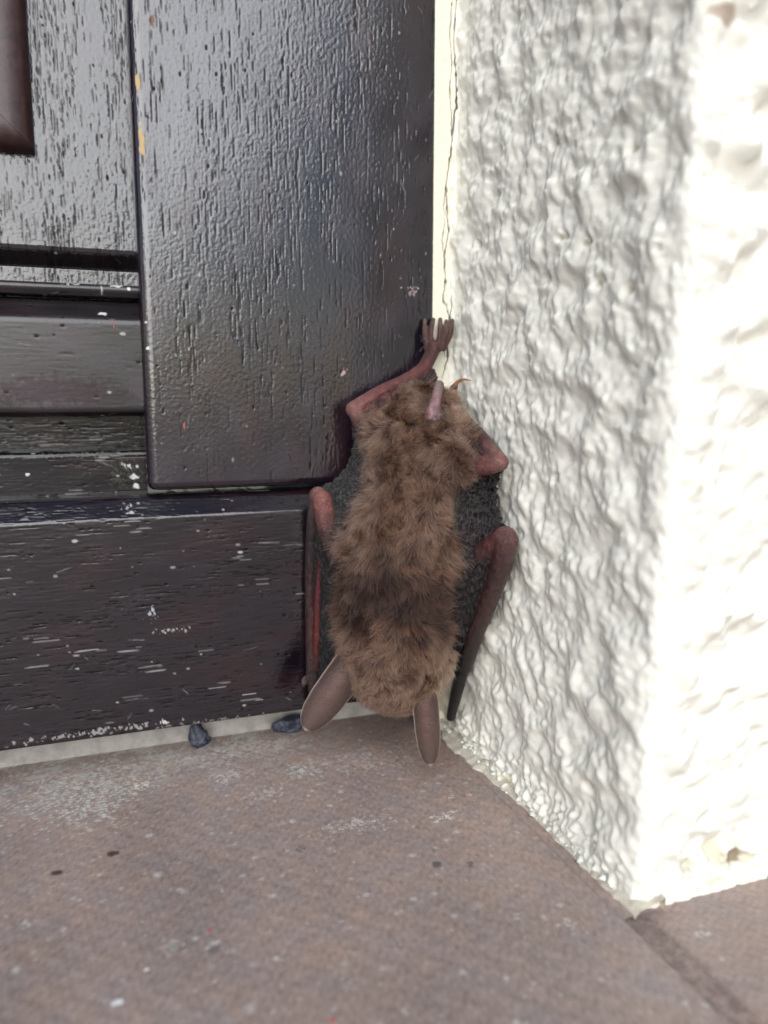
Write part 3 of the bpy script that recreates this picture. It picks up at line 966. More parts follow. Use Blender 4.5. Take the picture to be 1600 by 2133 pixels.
# ------------------------------------------------------------------ threshold and sealant
th = extrude_x('threshold_strip', [(14.6, -1.5), (14.9, 6.5), (16.5, 10.0), (60, 10.6), (60, -1.5)], XL, 3.0, M_SILL, None)
tag(th, 'pale grey threshold strip under the dark wooden door', 'threshold')


def lump(name, c, r, seed, label, stem=False):
    bm = bmesh.new(); bmesh.ops.create_icosphere(bm, subdivisions=4, radius=1.0)
    q = np.array([v.co[:] for v in bm.verts]); fc = np.array([[v.index for v in f.verts] for f in bm.faces]); bm.free()
    q = q * (1 + 0.13 * sines(q, 1.5, seed)[:, None] + 0.05 * sines(q, 0.5, seed + 9)[:, None])
    q[:, 2] += 0.18 * (np.abs(q[:, 0]) - 0.5)
    q = q * np.array(r)
    if stem:                                      # drawn up towards the rail
        up = np.clip(q[:, 2] / r[2], 0, 1.2) ** 3
        q[:, 2] += up * 4.2
        q[:, 1] += up * 1.0
        q[:, 0] *= 1 - 0.35 * up
    o = mesh_np(name, q + np.array(c), fc, M_LUMP)
    return tag(o, label, 'sealant', 'sealant lumps under the door')


lump('sealant_lump', (-72.6, 11.0, 1.7), (3.3, 2.8, 2.2), 3, 'small blue-grey sealant lump with a stem reaching up to the bottom rail', True)
lump('sealant_lump', (-45.9, 11.6, 2.0), (4.4, 3.0, 2.8), 8, 'wide blue-grey sealant lump on the threshold right beside an ear of the bat')


# ------------------------------------------------------------------ the bat, head down in the corner
TT = np.array((0.76, -0.65, 0.0))      # across its back
NN = np.array((-0.65, -0.76, 0.0))     # out of its back
UP = np.array((0.0, 0.0, 1.0))
bat = empty('bat', (-24, -24, 12))
tag(bat, 'brown furry bat hanging head down in the corner between door and wall', 'bat')

PINK, ROSE, REDD = (0.40, 0.20, 0.18), (0.24, 0.075, 0.072), (0.24, 0.022, 0.030)
DUSK, DARK, GREY = (0.070, 0.034, 0.033), (0.018, 0.015, 0.016), (0.20, 0.17, 0.15)
UNDER = (0.045, 0.026, 0.019)


def spline(pts, n):
    """Catmull-Rom through rows of numbers, n samples"""
    p = np.asarray(pts, float)
    q = np.concatenate([[2 * p[0] - p[1]], p, [2 * p[-1] - p[-2]]])
    t = np.linspace(0, len(p) - 1 - 1e-6, n)
    i = t.astype(int); u = (t - i)[:, None]
    a, b, c, d = q[i], q[i + 1], q[i + 2], q[i + 3]
    return 0.5 * (2 * b + (c - a) * u + (2 * a - 5 * b + 4 * c - d) * u ** 2 + (3 * b - a - 3 * c + d) * u ** 3)


bv, bf, bn = [], [], 0
bm_t = bmesh.new(); bmesh.ops.create_icosphere(bm_t, subdivisions=2, radius=1.0)
ICO_V = np.array([v.co[:] for v in bm_t.verts]); ICO_F = np.array([[v.index for v in f.verts] for f in bm_t.faces]); bm_t.free()
samples = []     # (centre, radii in t/n/up, tint, fur)


def add_ball(c, r, tint_, fur):
    global bn
    r3 = np.array(r, float) if np.ndim(r) else np.array((r, r, r), float)
    loc = ICO_V * r3
    bv.append(np.asarray(c) + loc[:, :1] * TT + loc[:, 1:2] * NN + loc[:, 2:] * UP)
    bf.append(ICO_F + bn); bn += len(ICO_V)
    samples.append((np.asarray(c, float), r3, np.array(tint_, float), fur))


def chain(pts, radii, tints, fur=0.0, gap=0.35):
    p = np.asarray(pts, float)
    L = np.linalg.norm(np.diff(p, axis=0), axis=1).sum()
    n = max(3, int(L / (gap * np.mean(radii))))
    q = spline(p, n)
    k = np.linspace(0, 1, n)
    r = np.interp(k, np.linspace(0, 1, len(radii)), radii)
    tn = np.array(tints, float)
    if tn.ndim == 1:
        tn = tn[None]
    tc = np.stack([np.interp(k, np.linspace(0, 1, len(tn)), tn[:, j]) for j in range(3)], -1)
    for a, b, c in zip(q, r, tc):
        add_ball(a, b, c, fur)


# trunk and head: centre line, half width, half depth
trunk = [
    (-14.2, -15.0, 98.8, 4.6, 3.2), (-15.9, -16.5, 95.2, 8.8, 4.6), (-18.2, -19.8, 89.0, 12.6, 6.6), (-19.6, -22.2, 82.0, 12.4, 8.2), (-21.6, -24.0, 74.5, 11.6, 9.6),
    (-24.2, -25.0, 67.0, 12.4, 10.6), (-25.2, -24.6, 59.5, 13.8, 10.4), (-25.6, -22.8, 51.5, 14.8, 9.2), (-25.6, -22.3, 43.5, 15.2, 9.0), (-25.8, -24.0, 36.0, 14.8, 10.6),
    (-25.2, -24.4, 29.4, 12.8, 10.4), (-24.8, -23.0, 25.0, 12.2, 9.4), (-23.6, -18.6, 20.6, 9.4, 7.2), (-21.6, -13.6, 16.6, 5.4, 5.0), (-20.0, -10.2, 13.4, 3.2, 3.2)]
for row in spline(trunk, 70):
    add_ball(row[:3], (row[3], row[4], 0.5 * row[3] + 1.2), UNDER, 1.0)
# rounded cheeks and shoulders under the fur
add_ball((-33.0, -17.5, 33.0), (4.6, 5.0, 6.0), UNDER, 1.0)
add_ball((-16.8, -30.0, 32.0), (4.6, 5.0, 6.0), UNDER, 1.0)
add_ball((-34.5, -17.0, 58.0), (4.4, 5.0, 6.5), UNDER, 1.0)
add_ball((-15.5, -32.5, 60.0), (4.6, 5.0, 7.0), UNDER, 1.0)

# left hind leg: thigh, shin, foot
chain([(-25.0, -16.0, 86.0), (-28.0, -12.0, 90.0)], [4.6, 3.2], [UNDER, (0.14, 0.08, 0.065)], 1.0)
chain([(-28.0, -12.0, 90.0), (-29.6, -9.0, 93.0), (-30.4, -7.0, 95.6)], [2.8, 2.3, 2.1], [(0.14, 0.08, 0.065), (0.20, 0.10, 0.085), PINK])
chain([(-30.8, -6.2, 96.3), (-23.6, -6.6, 100.5), (-16.6, -6.4, 103.6), (-10.5, -5.6, 106.9), (-8.2, -5.2, 110.0), (-6.4, -4.6, 113.2)], [2.1, 2.0, 1.9, 2.0, 2.0, 2.0], [PINK, ROSE, (0.22, 0.085, 0.08), ROSE, (0.13, 0.045, 0.042), (0.12, 0.045, 0.04)], gap=0.3)
add_ball((-30.7, -5.6, 96.0), (2.1, 1.8, 1.9), GREY, 0)
add_ball((-6.3, -4.4, 113.0), (2.6, 1.5, 1.6), (0.17, 0.062, 0.055), 0)
toes = [[(-8.3, -4.0, 112.6), (-8.6, -3.0, 116.4), (-7.9, -1.2, 120.7)], [(-7.3, -4.8, 113.3), (-7.1, -3.9, 117.6), (-5.3, -1.2, 121.1)],
        [(-5.6, -4.9, 113.4), (-4.4, -3.8, 117.4), (-2.9, -0.6, 121.3)], [(-4.4, -4.8, 113.4), (-2.5, -3.7, 117.1), (-1.0, -0.6, 120.8)], [(-3.4, -4.0, 113.0), (-1.0, -3.1, 116.5), (0.5, -1.4, 121.0)]]
for t_ in toes:
    chain(t_, [0.95, 0.70, 0.80, 0.66], [(0.15, 0.065, 0.055), (0.14, 0.075, 0.06), (0.24, 0.16, 0.135)], gap=0.3)
# right hind leg folded along the wall
chain([(-16.5, -29.0, 85.0), (-12.5, -34.0, 83.6), (-10.2, -37.6, 83.0)], [5.0, 4.2, 3.4], [UNDER, UNDER, DUSK], 1.0)
chain([(-10.2, -37.6, 83.0), (-8.2, -40.6, 83.2), (-6.4, -43.0, 84.0)], [3.0, 2.6, 2.3], [DUSK, ROSE, PINK])
chain([(-6.2, -43.2, 84.4), (-5.8, -33.0, 89.2), (-5.6, -21.0, 94.3), (-5.2, -15.4, 98.5)], [2.2, 2.0, 1.9, 1.6], [PINK, DUSK, (0.07, 0.04, 0.034), DUSK])
add_ball((-6.0, -43.0, 84.0), (2.4, 2.3, 2.3), (0.36, 0.18, 0.165), 0)
chain([(-5.2, -15.4, 98.5), (-4.2, -12.6, 101.2), (-2.8, -11.2, 102.8)], [1.4, 1.3, 0.8], [DUSK, (0.30, 0.13, 0.07)])
# left arm: upper arm, forearm, folded hand
chain([(-36.6, -15.5, 55.0), (-39.2, -11.0, 63.5), (-40.4, -8.8, 72.4)], [3.8, 3.0, 2.8], [DARK, (0.10, 0.045, 0.043), (0.44, 0.19, 0.165)])
add_ball((-41.0, -7.0, 73.4), (2.5, 2.4, 2.5), (0.46, 0.25, 0.22), 0)
chain([(-41.6, -6.6, 73.4), (-42.4, -4.4, 62.0), (-42.8, -4.0, 48.5), (-43.0, -4.6, 35.0), (-42.9, -5.6, 22.0)], [1.9, 1.55, 1.5, 1.5, 1.8], [(0.12, 0.075, 0.07), (0.035, 0.022, 0.024), (0.06, 0.022, 0.024), (0.08, 0.026, 0.026), (0.05, 0.028, 0.028)], gap=0.3)
chain([(-40.6, -7.6, 56.0), (-41.4, -7.2, 46.0), (-41.8, -7.0, 35.0), (-42.0, -6.8, 25.0)], [1.0, 1.2, 1.1, 0.9], [(0.10, 0.015, 0.018), (0.15, 0.014, 0.020), (0.16, 0.028, 0.020), (0.08, 0.02, 0.018)], gap=0.3)
chain([(-42.9, -5.8, 22.0), (-42.6, -6.0, 15.0), (-41.4, -6.0, 9.4)], [1.6, 1.4, 0.9], [DUSK, DARK, DARK])
chain([(-43.4, -5.4, 22.4), (-44.7, -4.2, 21.2), (-44.9, -3.6, 19.4)], [1.0, 1.05, 0.6], [GREY, GREY, GREY], gap=0.25)
# right arm against the plaster
chain([(-13.0, -32.0, 56.0), (-8.6, -38.0, 60.5), (-6.0, -44.6, 65.4)], [3.4, 2.6, 2.8], [DARK, (0.035, 0.020, 0.022), ROSE])
add_ball((-5.8, -46.4, 66.4), (3.0, 2.7, 2.9), (0.32, 0.165, 0.15), 0)
chain([(-5.6, -46.8, 65.6), (-5.6, -45.0, 60.2), (-5.6, -38.5, 49.3), (-6.0, -32.4, 38.9), (-6.2, -26.6, 28.0)], [3.0, 2.8, 2.5, 2.3, 2.1], [(0.17, 0.08, 0.072), (0.10, 0.044, 0.042), (0.09, 0.040, 0.036), (0.060, 0.028, 0.026), DARK], gap=0.3)
chain([(-5.0, -27.0, 38.0), (-4.8, -23.6, 29.0), (-4.4, -18.6, 19.0), (-4.2, -13.8, 8.4)], [1.6, 2.0, 1.9, 1.4], [DUSK, DARK, DARK, DARK])
chain([(-4.0, -42.6, 61.5), (-3.4, -37.0, 52.0), (-3.4, -30.0, 41.0), (-4.0, -24.0, 30.0)], [0.9, 1.2, 1.3, 1.2], [DARK, DARK, DARK, DARK])
# tail
chain([(-15.2, -23.0, 90.5), (-15.6, -24.6, 93.6), (-14.2, -23.0, 97.4), (-10.6, -17.6, 102.6)], [1.9, 1.9, 1.5, 1.4], [(0.36, 0.20, 0.19), (0.62, 0.42, 0.44), (0.56, 0.36, 0.39), (0.34, 0.28, 0.26)], gap=0.3)

raw = bpy.data.meshes.new('body')
raw.from_pydata([tuple(q) for q in np.concatenate(bv)], [], [tuple(int(i) for i in q) for q in np.concatenate(bf)])
tmp = bpy.data.objects.new('body_source', raw)
scene.collection.objects.link(tmp)
md = tmp.modifiers.new('remesh', 'REMESH'); md.mode = 'VOXEL'; md.voxel_size = 0.34; md.adaptivity = 0.0
ms = tmp.modifiers.new('smooth', 'SMOOTH'); ms.factor = 0.5; ms.iterations = 3
dg = bpy.context.evaluated_depsgraph_get()
em = tmp.evaluated_get(dg).to_mesh()
nv = len(em.vertices)
BV = np.empty(nv * 3, dtype=np.float32); em.vertices.foreach_get('co', BV); BV = BV.reshape(-1, 3).astype(np.float64)
BNRM = np.empty(nv * 3, dtype=np.float32); em.vertices.foreach_get('normal', BNRM); BNRM = BNRM.reshape(-1, 3).astype(np.float64)
polys = [tuple(p_.vertices) for p_ in em.polygons]
tmp.evaluated_get(dg).to_mesh_clear()
bpy.data.objects.remove(tmp)
bpy.data.meshes.remove(raw)

# every point takes the tint and fur of the ball it lies closest to
best = np.full(nv, 1e9); second = np.full(nv, 1e9)
tint_b = np.zeros((nv, 3)); wsum = np.zeros(nv); furw = np.zeros(nv)
bestfur = np.full(nv, 1e9); bestbare = np.full(nv, 1e9)
for c, r3, tc, fu in samples:
    d = BV - c
    near = np.where(np.abs(d).max(1) < r3.max() + 5.0)[0]
    if not len(near):
        continue
    d = d[near]
    q = np.sqrt((d @ TT / r3[0]) ** 2 + (d @ NN / r3[1]) ** 2 + (d[:, 2] / r3[2]) ** 2)
    dist = (q - 1) * r3.min()
    w = np.exp(-np.clip(dist, -0.5, 9) / 0.35)
    tint_b[near] += w[:, None] * tc; wsum[near] += w
    (bestfur if fu > 0.5 else bestbare)[near] = np.minimum((bestfur if fu > 0.5 else bestbare)[near], dist)
tint_b /= wsum[:, None] + 1e-12
furw = sstep(-0.6, 1.6, bestbare - bestfur)
tint_b = tint_b * np.array((0.62, 0.56, 0.56)) * (1 + 0.16 * sines(BV, 3.0, 61)[:, None])
body_me = mesh_np('body', BV, polys, M_SKIN, bat, True, np.clip(tint_b, 0.004, 0.9))


furred = []
# wing skin: sheets between two edges, finely wrinkled
def sheet(name, A, B, nu, nv_, tints, wrinkle=0.35, bulge=0.0, th_=0.25, seed=0, ruffle=0.0, label=None, along=0.6, mat=None, fur_n=0, fur_w=None):
    a, b = spline(A, nu), spline(B, nu)
    t = np.linspace(0, 1, nv_)[None, :, None]
    P = a[:, None] * (1 - t) + b[:, None] * t
    du = np.gradient(P, axis=0); dv = np.gradient(P, axis=1)
    N = np.cross(du, dv); N /= np.linalg.norm(N, axis=2)[..., None] + 1e-9
    if (N.reshape(-1, 3) @ NN).mean() < 0:
        N = -N
    fl = P.reshape(-1, 3)
    U = np.linspace(0, 1, nu)[:, None] * np.ones((1, nv_)); Vv = np.ones((nu, 1)) * np.linspace(0, 1, nv_)[None]
    g = np.random.default_rng(seed)
    q = np.stack([U * along * 10, Vv * 10, 0 * U], -1).reshape(-1, 3)
    w = (0.9 * sines(q, 1.1, seed, 14) + 0.55 * sines(q, 0.5, seed + 1, 14) + 0.6 * sines(fl, 1.3, seed + 2, 14)).reshape(nu, nv_)
    edge = np.minimum(1, 6 * np.minimum(Vv, 1 - Vv) + 0.25)
    off = wrinkle * w * edge * 0.55 + bulge * np.sin(Vv * math.pi)
    P = P + N * off[..., None]
    if ruffle:
        rf = ruffle * (np.sin(U * 47 + 1.3 * np.sin(U * 19)) + 0.6 * np.sin(U * 83)) * (1 - Vv) ** 3
        P = P + (a - b)[:, None] / (np.linalg.norm(a - b, axis=1)[:, None, None] + 1e-9) * rf[..., None]
    tn = np.array(tints, float)                              # rows along u, from edge A to edge B
    if tn.ndim == 2:
        tn = tn[:, None]
    ku = np.linspace(0, tn.shape[0] - 1, nu); kv = np.linspace(0, tn.shape[1] - 1, nv_)
    ct = np.stack([np.stack([np.interp(ku, np.arange(tn.shape[0]), tn[:, j, c]) for j in range(tn.shape[1])], 1) for c in range(3)], -1)
    ct = np.stack([np.stack([np.interp(kv, np.arange(tn.shape[1]), ct[i, :, c]) for i in range(nu)], 0) for c in range(3)], -1)
    ct = 0.55 * ct * (1 + 0.45 * np.clip(w, -1.5, 1.5))[..., None]
    top, bot = (P + N * th_ * 0.5).reshape(-1, 3), (P - N * th_ * 0.5).reshape(-1, 3)
    f = grid_faces(nu, nv_); k = nu * nv_
    ring = np.concatenate([np.arange(nv_), np.arange(1, nu) * nv_ + nv_ - 1, (nu - 1) * nv_ + np.arange(nv_ - 2, -1, -1), np.arange(nu - 2, 0, -1) * nv_])
    i = np.arange(len(ring))
    side = np.stack([ring, ring[(i + 1) % len(ring)], k + ring[(i + 1) % len(ring)], k + ring], -1)
    o = mesh_np(name, np.concatenate([top, bot]), np.concatenate([f, f[:, ::-1] + k, side]), mat or M_MEMB, bat, True, np.concatenate([ct.reshape(-1, 3)] * 2))
    if label:
        o['label'] = label
    if fur_n:
        furred.append((top, N.reshape(-1, 3), np.clip(fur_w(U, Vv), 0, 1).reshape(-1), fur_n))
    return o


MG = (0.050, 0.047, 0.045)
ME = (0.024, 0.020, 0.022)
MP = (0.055, 0.038, 0.040)
sheet('wing_membrane', [(-31.3, -5.6, 95.0), (-30.3, -5.0, 86.8), (-32.0, -3.6, 80.6), (-36.0, -3.4, 76.6), (-40.9, -5.0, 75.2)],
      [(-25.5, -13.5, 91.5), (-27.0, -14.5, 83.0), (-29.0, -16.0, 74.0), (-33.0, -17.0, 66.0), (-37.0, -16.5, 59.5)], 150, 80, [[MG, MG, (0.12, 0.075, 0.06)], [MG, MG, (0.14, 0.085, 0.07)], [MG, MG, MP]], 0.40, 0.4, seed=3, ruffle=0.22, label='dark finely creased wing skin against the door', along=3.0)
sheet('wing_membrane', [(-41.2, -5.6, 74.0), (-42.4, -4.0, 62.0), (-42.8, -3.8, 48.0), (-43.0, -4.4, 34.0), (-42.9, -5.2, 21.0)], [(-38.5, -12.5, 67.0), (-38.0, -14.0, 60.0), (-39.0, -12.5, 48.0), (-38.6, -12.0, 36.0), (-38.0, -11.0, 22.0)], 130, 50, [[MP, MP], [(0.014, 0.011, 0.012)] * 2, [(0.010, 0.008, 0.009)] * 2], 0.18, 0.2, seed=13, along=2.5)
sheet('wing_membrane', [(-4.4, -41.6, 82.0), (-3.2, -37.0, 78.0), (-3.0, -37.0, 73.1), (-3.2, -40.2, 69.0), (-4.2, -44.6, 67.4)],
      [(-11.0, -33.0, 80.0), (-12.6, -33.6, 75.0), (-13.6, -35.2, 68.6), (-13.6, -36.4, 61.4), (-12.0, -37.0, 54.0)], 150, 110, [[ME, ME, (0.09, 0.045, 0.04)], [ME, MG, MP], [ME, MP, MP], [MP, MP, ME]], 0.50, 0.5, seed=23, ruffle=0.30, label='dark crinkled wing skin against the plaster', along=1.2)
sheet('wing_membrane', [(-6.6, -46.6, 65.0), (-6.4, -44.6, 59.0), (-6.2, -38.2, 48.0), (-6.6, -32.0, 37.5), (-6.8, -26.4, 28.5)],
      [(-12.8, -36.6, 60.0), (-12.4, -34.4, 53.0), (-12.6, -31.0, 46.0), (-12.0, -27.0, 37.0), (-11.4, -22.0, 27.0)], 120, 60, [[(0.06, 0.03, 0.03), ME], [ME, ME], [(0.012, 0.009, 0.009)] * 2], 0.20, -0.4, seed=33, along=2.0)
# tail membrane between the shins, thinly furred
sheet('tail_membrane', [(-30.8, -6.4, 95.8), (-23.6, -7.2, 100.0), (-16.6, -7.0, 103.2), (-10.4, -6.2, 106.6), (-7.2, -6.4, 107.0), (-7.2, -8.6, 103.0)],
      [(-24.5, -18.0, 90.0), (-21.5, -19.0, 92.0), (-17.6, -18.6, 93.4), (-14.5, -18.0, 95.4), (-12.2, -17.6, 97.6), (-10.6, -15.6, 100.6)], 120, 60, [[ROSE, (0.08, 0.045, 0.035)], [DUSK, UNDER], [(0.10, 0.04, 0.036), DUSK]], 0.30, 0.3, seed=43, along=1.5, fur_n=5000, fur_w=lambda u, v: sstep(0.12, 0.5, v - 0.25 * sstep(0.5, 0.8, u)))
sheet('tail_membrane', [(-6.4, -42.4, 85.4), (-5.8, -33.0, 90.2), (-5.6, -22.0, 95.2), (-5.0, -16.0, 99.2), (-7.8, -13.6, 102.4)],
      [(-13.5, -31.0, 86.0), (-12.6, -28.0, 90.0), (-11.6, -24.0, 94.0), (-11.2, -20.0, 97.4), (-10.6, -17.0, 99.8)], 90, 50, [[DUSK, UNDER], [DUSK, UNDER], [DUSK, UNDER]], 0.3, 0.3, seed=53, along=1.5, fur_n=6000, fur_w=lambda u, v: sstep(0.0, 0.35, v) * sstep(0.05, 0.25, u))


# ears: long rounded leaves, their backs towards the viewer, curled round the opening
def ear(base, tip, side, out, wmax, curl, seed, label):
    base, tip, side, out = (np.array(q, float) for q in (base, tip, side, out))
    ax = tip - base; ln_ = np.linalg.norm(ax); ax /= ln_
    side = side - ax * (side @ ax); side /= np.linalg.norm(side)
    out = np.cross(ax, side) if np.cross(ax, side) @ out > 0 else np.cross(side, ax)
    nu, nv_ = 60, 40
    u = np.linspace(0, 1, nu)[:, None]; v = np.linspace(-1, 1, nv_)[None]
    w = wmax * np.interp(u, [0, 0.12, 0.35, 0.6, 0.8, 0.92, 0.975, 1.0], [0.92, 0.97, 1.0, 0.98, 0.86, 0.62, 0.37, 0.06])
    ang = v * curl
    bow = 1.2 * np.sin(u * math.pi) 
    P = base + ax * (u * ln_)[..., None] + side * (w * np.sin(ang) / math.sin(min(curl, 1.57)))[..., None] + out * (w * (np.cos(ang) - 1) * 0.95 + bow)[..., None]
    fl = P.reshape(-1, 3)
    rp = 0.10 * np.sin(u * 34 + 2.2 * np.sin(v * 2 + seed)) * (1 - np.abs(v)) * (1 - u)
    P = P + out * rp[..., None]
    N = np.cross(np.gradient(P, axis=0), np.gradient(P, axis=1)); N /= np.linalg.norm(N, axis=2)[..., None] + 1e-9
    if (N.reshape(-1, 3) @ out).mean() < 0:
        N = -N
    th_ = 0.42 - 0.14 * np.abs(v) * np.ones_like(u) + 0.16 * sstep(0.86, 1.0, np.abs(v)) * np.ones_like(u) + 0.0 * u
    ct = np.array((0.052, 0.026, 0.020)) * np.ones((nu, nv_, 1))
    m = (sstep(0.10, 0.75, u) * np.ones_like(v))[..., None]
    ct = ct * (1 - m) + np.array((0.090, 0.056, 0.046)) * m
    m = (np.exp(-((v + 0.1) / 0.30) ** 2) * sstep(0.0, 0.3, u) * (1 - sstep(0.5, 0.85, u)))[..., None] * 0.6
    ct = ct * (1 - m) + np.array((0.125, 0.054, 0.042)) * m
    m = (sstep(0.86, 0.97, np.maximum(np.abs(v) * np.ones_like(u), 0.2 + 0.8 * u ** 6 * np.ones_like(v))))[..., None] * 0.8
    ct = ct * (1 - m) + np.array((0.34, 0.28, 0.24)) * m  # paler tint along the rim paints in the highlight on the ear's edge
    top, bot = (P + N * th_[..., None] * 0.5).reshape(-1, 3), (P - N * th_[..., None] * 0.5).reshape(-1, 3)
    f = grid_faces(nu, nv_); k = nu * nv_
    ring = np.concatenate([np.arange(nv_), np.arange(1, nu) * nv_ + nv_ - 1, (nu - 1) * nv_ + np.arange(nv_ - 2, -1, -1), np.arange(nu - 2, 0, -1) * nv_])
    i = np.arange(len(ring))
    sd = np.stack([ring, ring[(i + 1) % len(ring)], k + ring[(i + 1) % len(ring)], k + ring], -1)
    o = mesh_np('ear', np.concatenate([top, bot]), np.concatenate([f, f[:, ::-1] + k, sd]), M_EAR, bat, True, np.concatenate([ct.reshape(-1, 3)] * 2))
    o['label'] = label
    return o


ear((-34.5, -21.5, 32.5), (-48.3, -18.6, 13.0), (0.62, -0.25, -0.6), (-0.5, -0.9, 0.25), 4.7, 1.15, 1, 'ear beside the door')
ear((-21.0, -33.0, 29.5), (-19.3, -34.4, 5.6), (1.0, -0.25, 0.05), (-0.3, -1.0, 0.1), 3.2, 1.15, 2, 'ear beside the plaster')

# claws
for t_ in toes:
    a = np.array(t_[2]); d = a - np.array(t_[1]); d /= np.linalg.norm(d)
    pts = spline([a - d * 0.3, a + d * 0.4 + np.array((0, -0.2, 0)), a + d * 0.8 + np.array((0, 0.3, 0))], 8)
    rr = np.linspace(0.34, 0.06, 8)
    v, th2 = [], np.linspace(0, 2 * math.pi, 8, endpoint=False)
    s1 = np.cross(d, (0, 1, 0)); s1 /= np.linalg.norm(s1); s2 = np.cross(d, s1)
    for p_, r_ in zip(pts, rr):
        v.append(p_ + r_ * (np.cos(th2)[:, None] * s1 + np.sin(th2)[:, None] * s2))
    o = mesh_np('claw', np.concatenate(v), [tuple(q) for q in grid_faces(8, 8, True)] + [tuple(range(7, -1, -1)), tuple(range(56, 64))], M_SKIN, bat, True, np.ones((64, 3)) * np.array((0.34, 0.22, 0.14)))
pts = spline([(-4.0, -12.2, 101.4), (-3.0, -12.0, 103.2), (-2.0, -14.0, 104.2), (-0.8, -16.4, 103.9)], 10)
v = []
for k, p_ in enumerate(pts):
    r_ = 0.75 - 0.068 * k
    th2 = np.linspace(0, 2 * math.pi, 10, endpoint=False)
    d = pts[min(k + 1, 9)] - pts[max(k - 1, 0)]; d /= np.linalg.norm(d)
    s1 = np.cross(d, (1, 0, 0.2)); s1 /= np.linalg.norm(s1); s2 = np.cross(d, s1)
    v.append(p_ + r_ * (np.cos(th2)[:, None] * s1 + np.sin(th2)[:, None] * s2))
mesh_np('claw', np.concatenate(v), [tuple(q) for q in grid_faces(10, 10, True)] + [tuple(range(9, -1, -1)), tuple(range(90, 100))], M_SKIN, bat, True, np.ones((100, 3)) * np.array((0.46, 0.20, 0.08)))['label'] = 'orange-brown curved claw hooked on the plaster'

# ------------------------------------------------------------------ fur
NB, NP = 110000, 6
tri = np.array([(p_[0], p_[i], p_[i + 1]) for p_ in polys for i in range(1, len(p_) - 1)])
ab, ac = BV[tri[:, 1]] - BV[tri[:, 0]], BV[tri[:, 2]] - BV[tri[:, 0]]
area_t = 0.5 * np.linalg.norm(np.cross(ab, ac), axis=1)
tw = furw[tri].mean(1)
ctr = BV[tri].mean(1)
facing = sstep(-0.55, 0.1, BNRM[tri[:, 0]] @ np.array((-0.50, -0.85, 0.15)))   # the belly side is never seen
pw_ = area_t * tw * (0.05 + 0.95 * facing)
pick = RNG.choice(len(tri), NB, p=pw_ / pw_.sum())
r1, r2 = RNG.random(NB), RNG.random(NB)
fl_ = r1 + r2 > 1
r1[fl_], r2[fl_] = 1 - r1[fl_], 1 - r2[fl_]
root = BV[tri[pick, 0]] + ab[pick] * r1[:, None] + ac[pick] * r2[:, None]
nrm = BNRM[tri[pick, 0]]
fw_ = furw[tri[pick]].mean(1)
for pts_, nn_, wt_, cnt in furred:               # thin fur on the tail membrane
    k_ = RNG.choice(len(pts_), cnt, p=wt_ / wt_.sum())
    root = np.concatenate([root, pts_[k_] + RNG.normal(0, 0.10, (cnt, 3))]); nrm = np.concatenate([nrm, nn_[k_]]); fw_ = np.concatenate([fw_, np.clip(0.35 + 0.5 * wt_[k_], 0, 1)])
NH = len(root)


def flow(p, n):
    """direction the fur lies in and how far it stands off, for roots p with normals n"""
    z = p[:, 2]
    rump = sstep(66, 84, z); head = 1 - sstep(30, 42, z)
    across = (p - np.array((-24.0, -24.0, 0))) @ TT
    ang = 0.75 * sines(p, 13.0, 71, 8) + 0.40 * sines(p, 5.0, 72, 10) + rump * 0.8 * sines(p, 7.0, 73, 10)
    ang = ang + 0.05 * across * (1 - head)            # falls outwards over the flanks
    down = -UP[None] + n * n[:, 2:3]
    down /= np.linalg.norm(down, axis=1)[:, None] + 1e-6
    side = np.cross(n, down)
    d = np.cos(ang)[:, None] * down + np.sin(ang)[:, None] * side
    lift = 0.40 + 0.20 * sines(p, 4.0, 74, 10) + 0.30 * head
    return d, np.clip(lift, 0.12, 1.25), rump, head


dirv, lift, rump, head = flow(root, nrm)
stray_ = RNG.random(NH) < 0.12
length = (3.9 - 0.9 * rump - 1.6 * head) * RNG.uniform(0.65, 1.15, NH) * (0.35 + 0.65 * fw_)
length *= np.where(stray_, 1.25, 1.0)
length *= 1 - 0.45 * (1 - sstep(19, 27, root[:, 2]))
# locks: neighbouring hairs lean together
NC = 3200
ci = RNG.choice(NH, NC, replace=False)
near = np.empty(NH, dtype=int)
for k in range(0, NH, 8000):
    d2 = ((root[k:k + 8000, None].astype(np.float32) - root[ci][None].astype(np.float32)) ** 2).sum(2)
    near[k:k + 8000] = d2.argmin(1)
lockr = RNG.uniform(0.05, 0.60, NC)[near]
cdir = dirv[ci][near]; clift = lift[ci][near]
stray = stray_
lockr = np.where(stray, 0.05, lockr)
dj = dirv + RNG.normal(0, 0.16, (NH, 3)) + np.where(stray, 0.5, 0.0)[:, None] * RNG.normal(0, 1, (NH, 3))
dj = dj * 0.6 + cdir * 0.4
dj /= np.linalg.norm(dj, axis=1)[:, None]
lift = 0.5 * lift + 0.5 * clift + RNG.normal(0, 0.10, NH) + np.where(stray, 0.2, 0)
croot = root[ci][near]
ctip = croot + length[:, None] * (np.cos(clift)[:, None] * cdir + np.sin(clift)[:, None] * nrm[ci][near]) * 0.95
curve = np.zeros((NH, NP, 3))
bend = RNG.normal(0, 0.25, (NH, 3))
for k in range(NP):
    s_ = k / (NP - 1)
    lf = lift + 0.35 * (0.5 - s_)                       # stands up at the root, lies over at the tip
    p_ = root + (s_ * length)[:, None] * (np.cos(lf)[:, None] * dj + np.sin(lf)[:, None] * nrm) + (s_ * s_ * length * 0.4)[:, None] * bend * 0.5
    p_ = p_ + (lockr * s_ ** 1.6 * 0.75)[:, None] * (ctip - p_) * 0.8
    curve[:, k] = p_
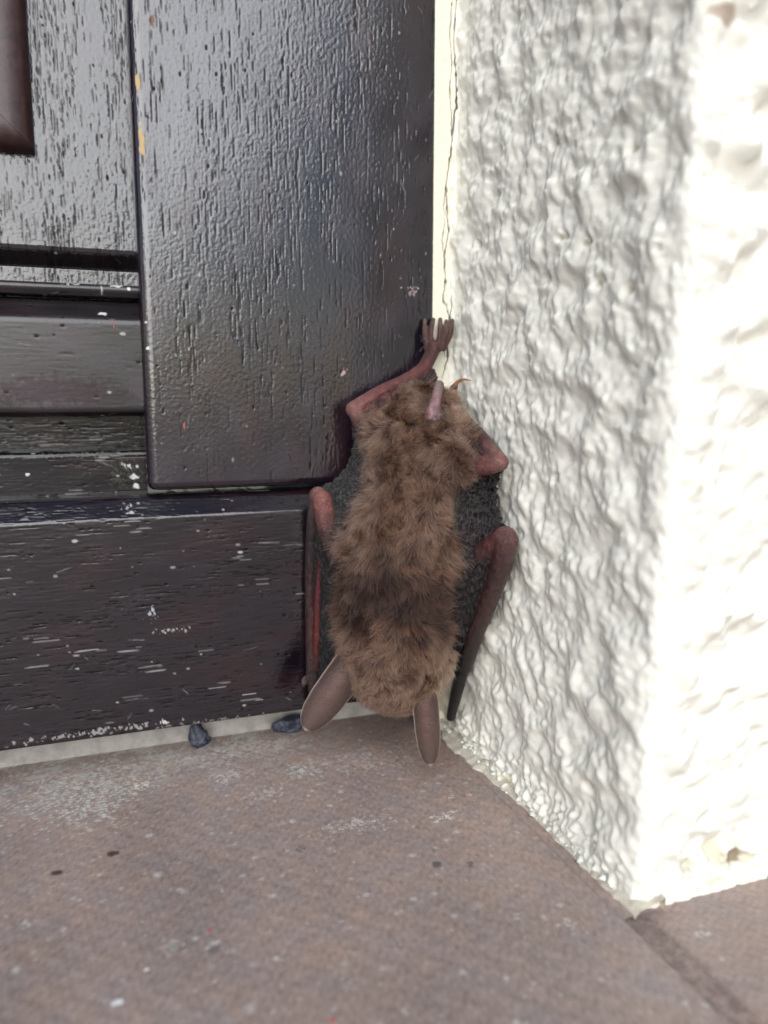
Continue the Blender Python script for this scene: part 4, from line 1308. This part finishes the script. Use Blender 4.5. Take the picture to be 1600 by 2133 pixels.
# colour: dark roots, pale tips; darker hair tint in a band between the shoulders, golden cheek by the wall
lockn = RNG.normal(0, 1, NC)[near]
dark_band = np.exp(-(((root @ TT) - (np.array((-24.5, -24, 0)) @ TT)) / 14.5) ** 4 - ((root[:, 2] - 49.0 - 5.0 * np.exp(-(((root @ TT) + 3.0) / 5.0) ** 2) + 2.6 * sines(root, 6.0, 81) + 2.0 * lockn) / 9.5) ** 2)
gold = np.exp(-np.sum(((root - np.array((-15.0, -33.0, 29.0))) / np.array((6, 6, 7))) ** 2, 1))
pale = np.exp(-np.sum(((root - np.array((-35.0, -20.0, 64.0))) / np.array((5, 6, 6))) ** 2, 1)) + 0.35 * sines(root, 11.0, 82)
tipc = np.array((0.180, 0.092, 0.060))[None] * (1 + 0.22 * pale + RNG.normal(0, 0.24, NH))[:, None]
tipc = tipc * (1 - gold[:, None]) + np.array((0.25, 0.135, 0.078)) * gold[:, None]
sd_ = np.clip(1.5 * dark_band, 0, 0.97)[:, None]
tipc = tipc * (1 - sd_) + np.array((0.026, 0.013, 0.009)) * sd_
tipc[stray_] *= 1.7
tipc *= 1.08
lockt = RNG.normal(0, 0.15, NC)[near]
tipc = np.clip(tipc * (1 + lockt)[:, None], 0.012, 0.8)
rootc = np.array((0.026, 0.013, 0.009))[None] * (1 - 0.5 * dark_band)[:, None] * np.ones((NH, 1))
fur = bpy.data.hair_curves.new('fur')
fur.add_curves([NP] * NH)
fur.position_data.foreach_set('vector', (curve * MM).astype(np.float32).ravel())
a = fur.attributes.new('radius', 'FLOAT', 'POINT')
a.data.foreach_set('value', (np.tile(np.array((0.040, 0.040, 0.036, 0.030, 0.022, 0.008)), NH) * np.repeat(RNG.uniform(0.75, 1.25, NH) * np.where(stray_, 1.35, 1.0), NP) * MM).astype(np.float32))
a = fur.attributes.new('hair_tint', 'FLOAT_COLOR', 'POINT')
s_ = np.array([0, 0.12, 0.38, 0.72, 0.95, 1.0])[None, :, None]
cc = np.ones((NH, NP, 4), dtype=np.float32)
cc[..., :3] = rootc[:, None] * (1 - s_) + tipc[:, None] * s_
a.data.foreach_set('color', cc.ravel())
fur.materials.append(M_FUR)
fo_ = bpy.data.objects.new('fur', fur)
link(fo_)
place(fo_, bat)
fo_['kind'] = 'stuff'
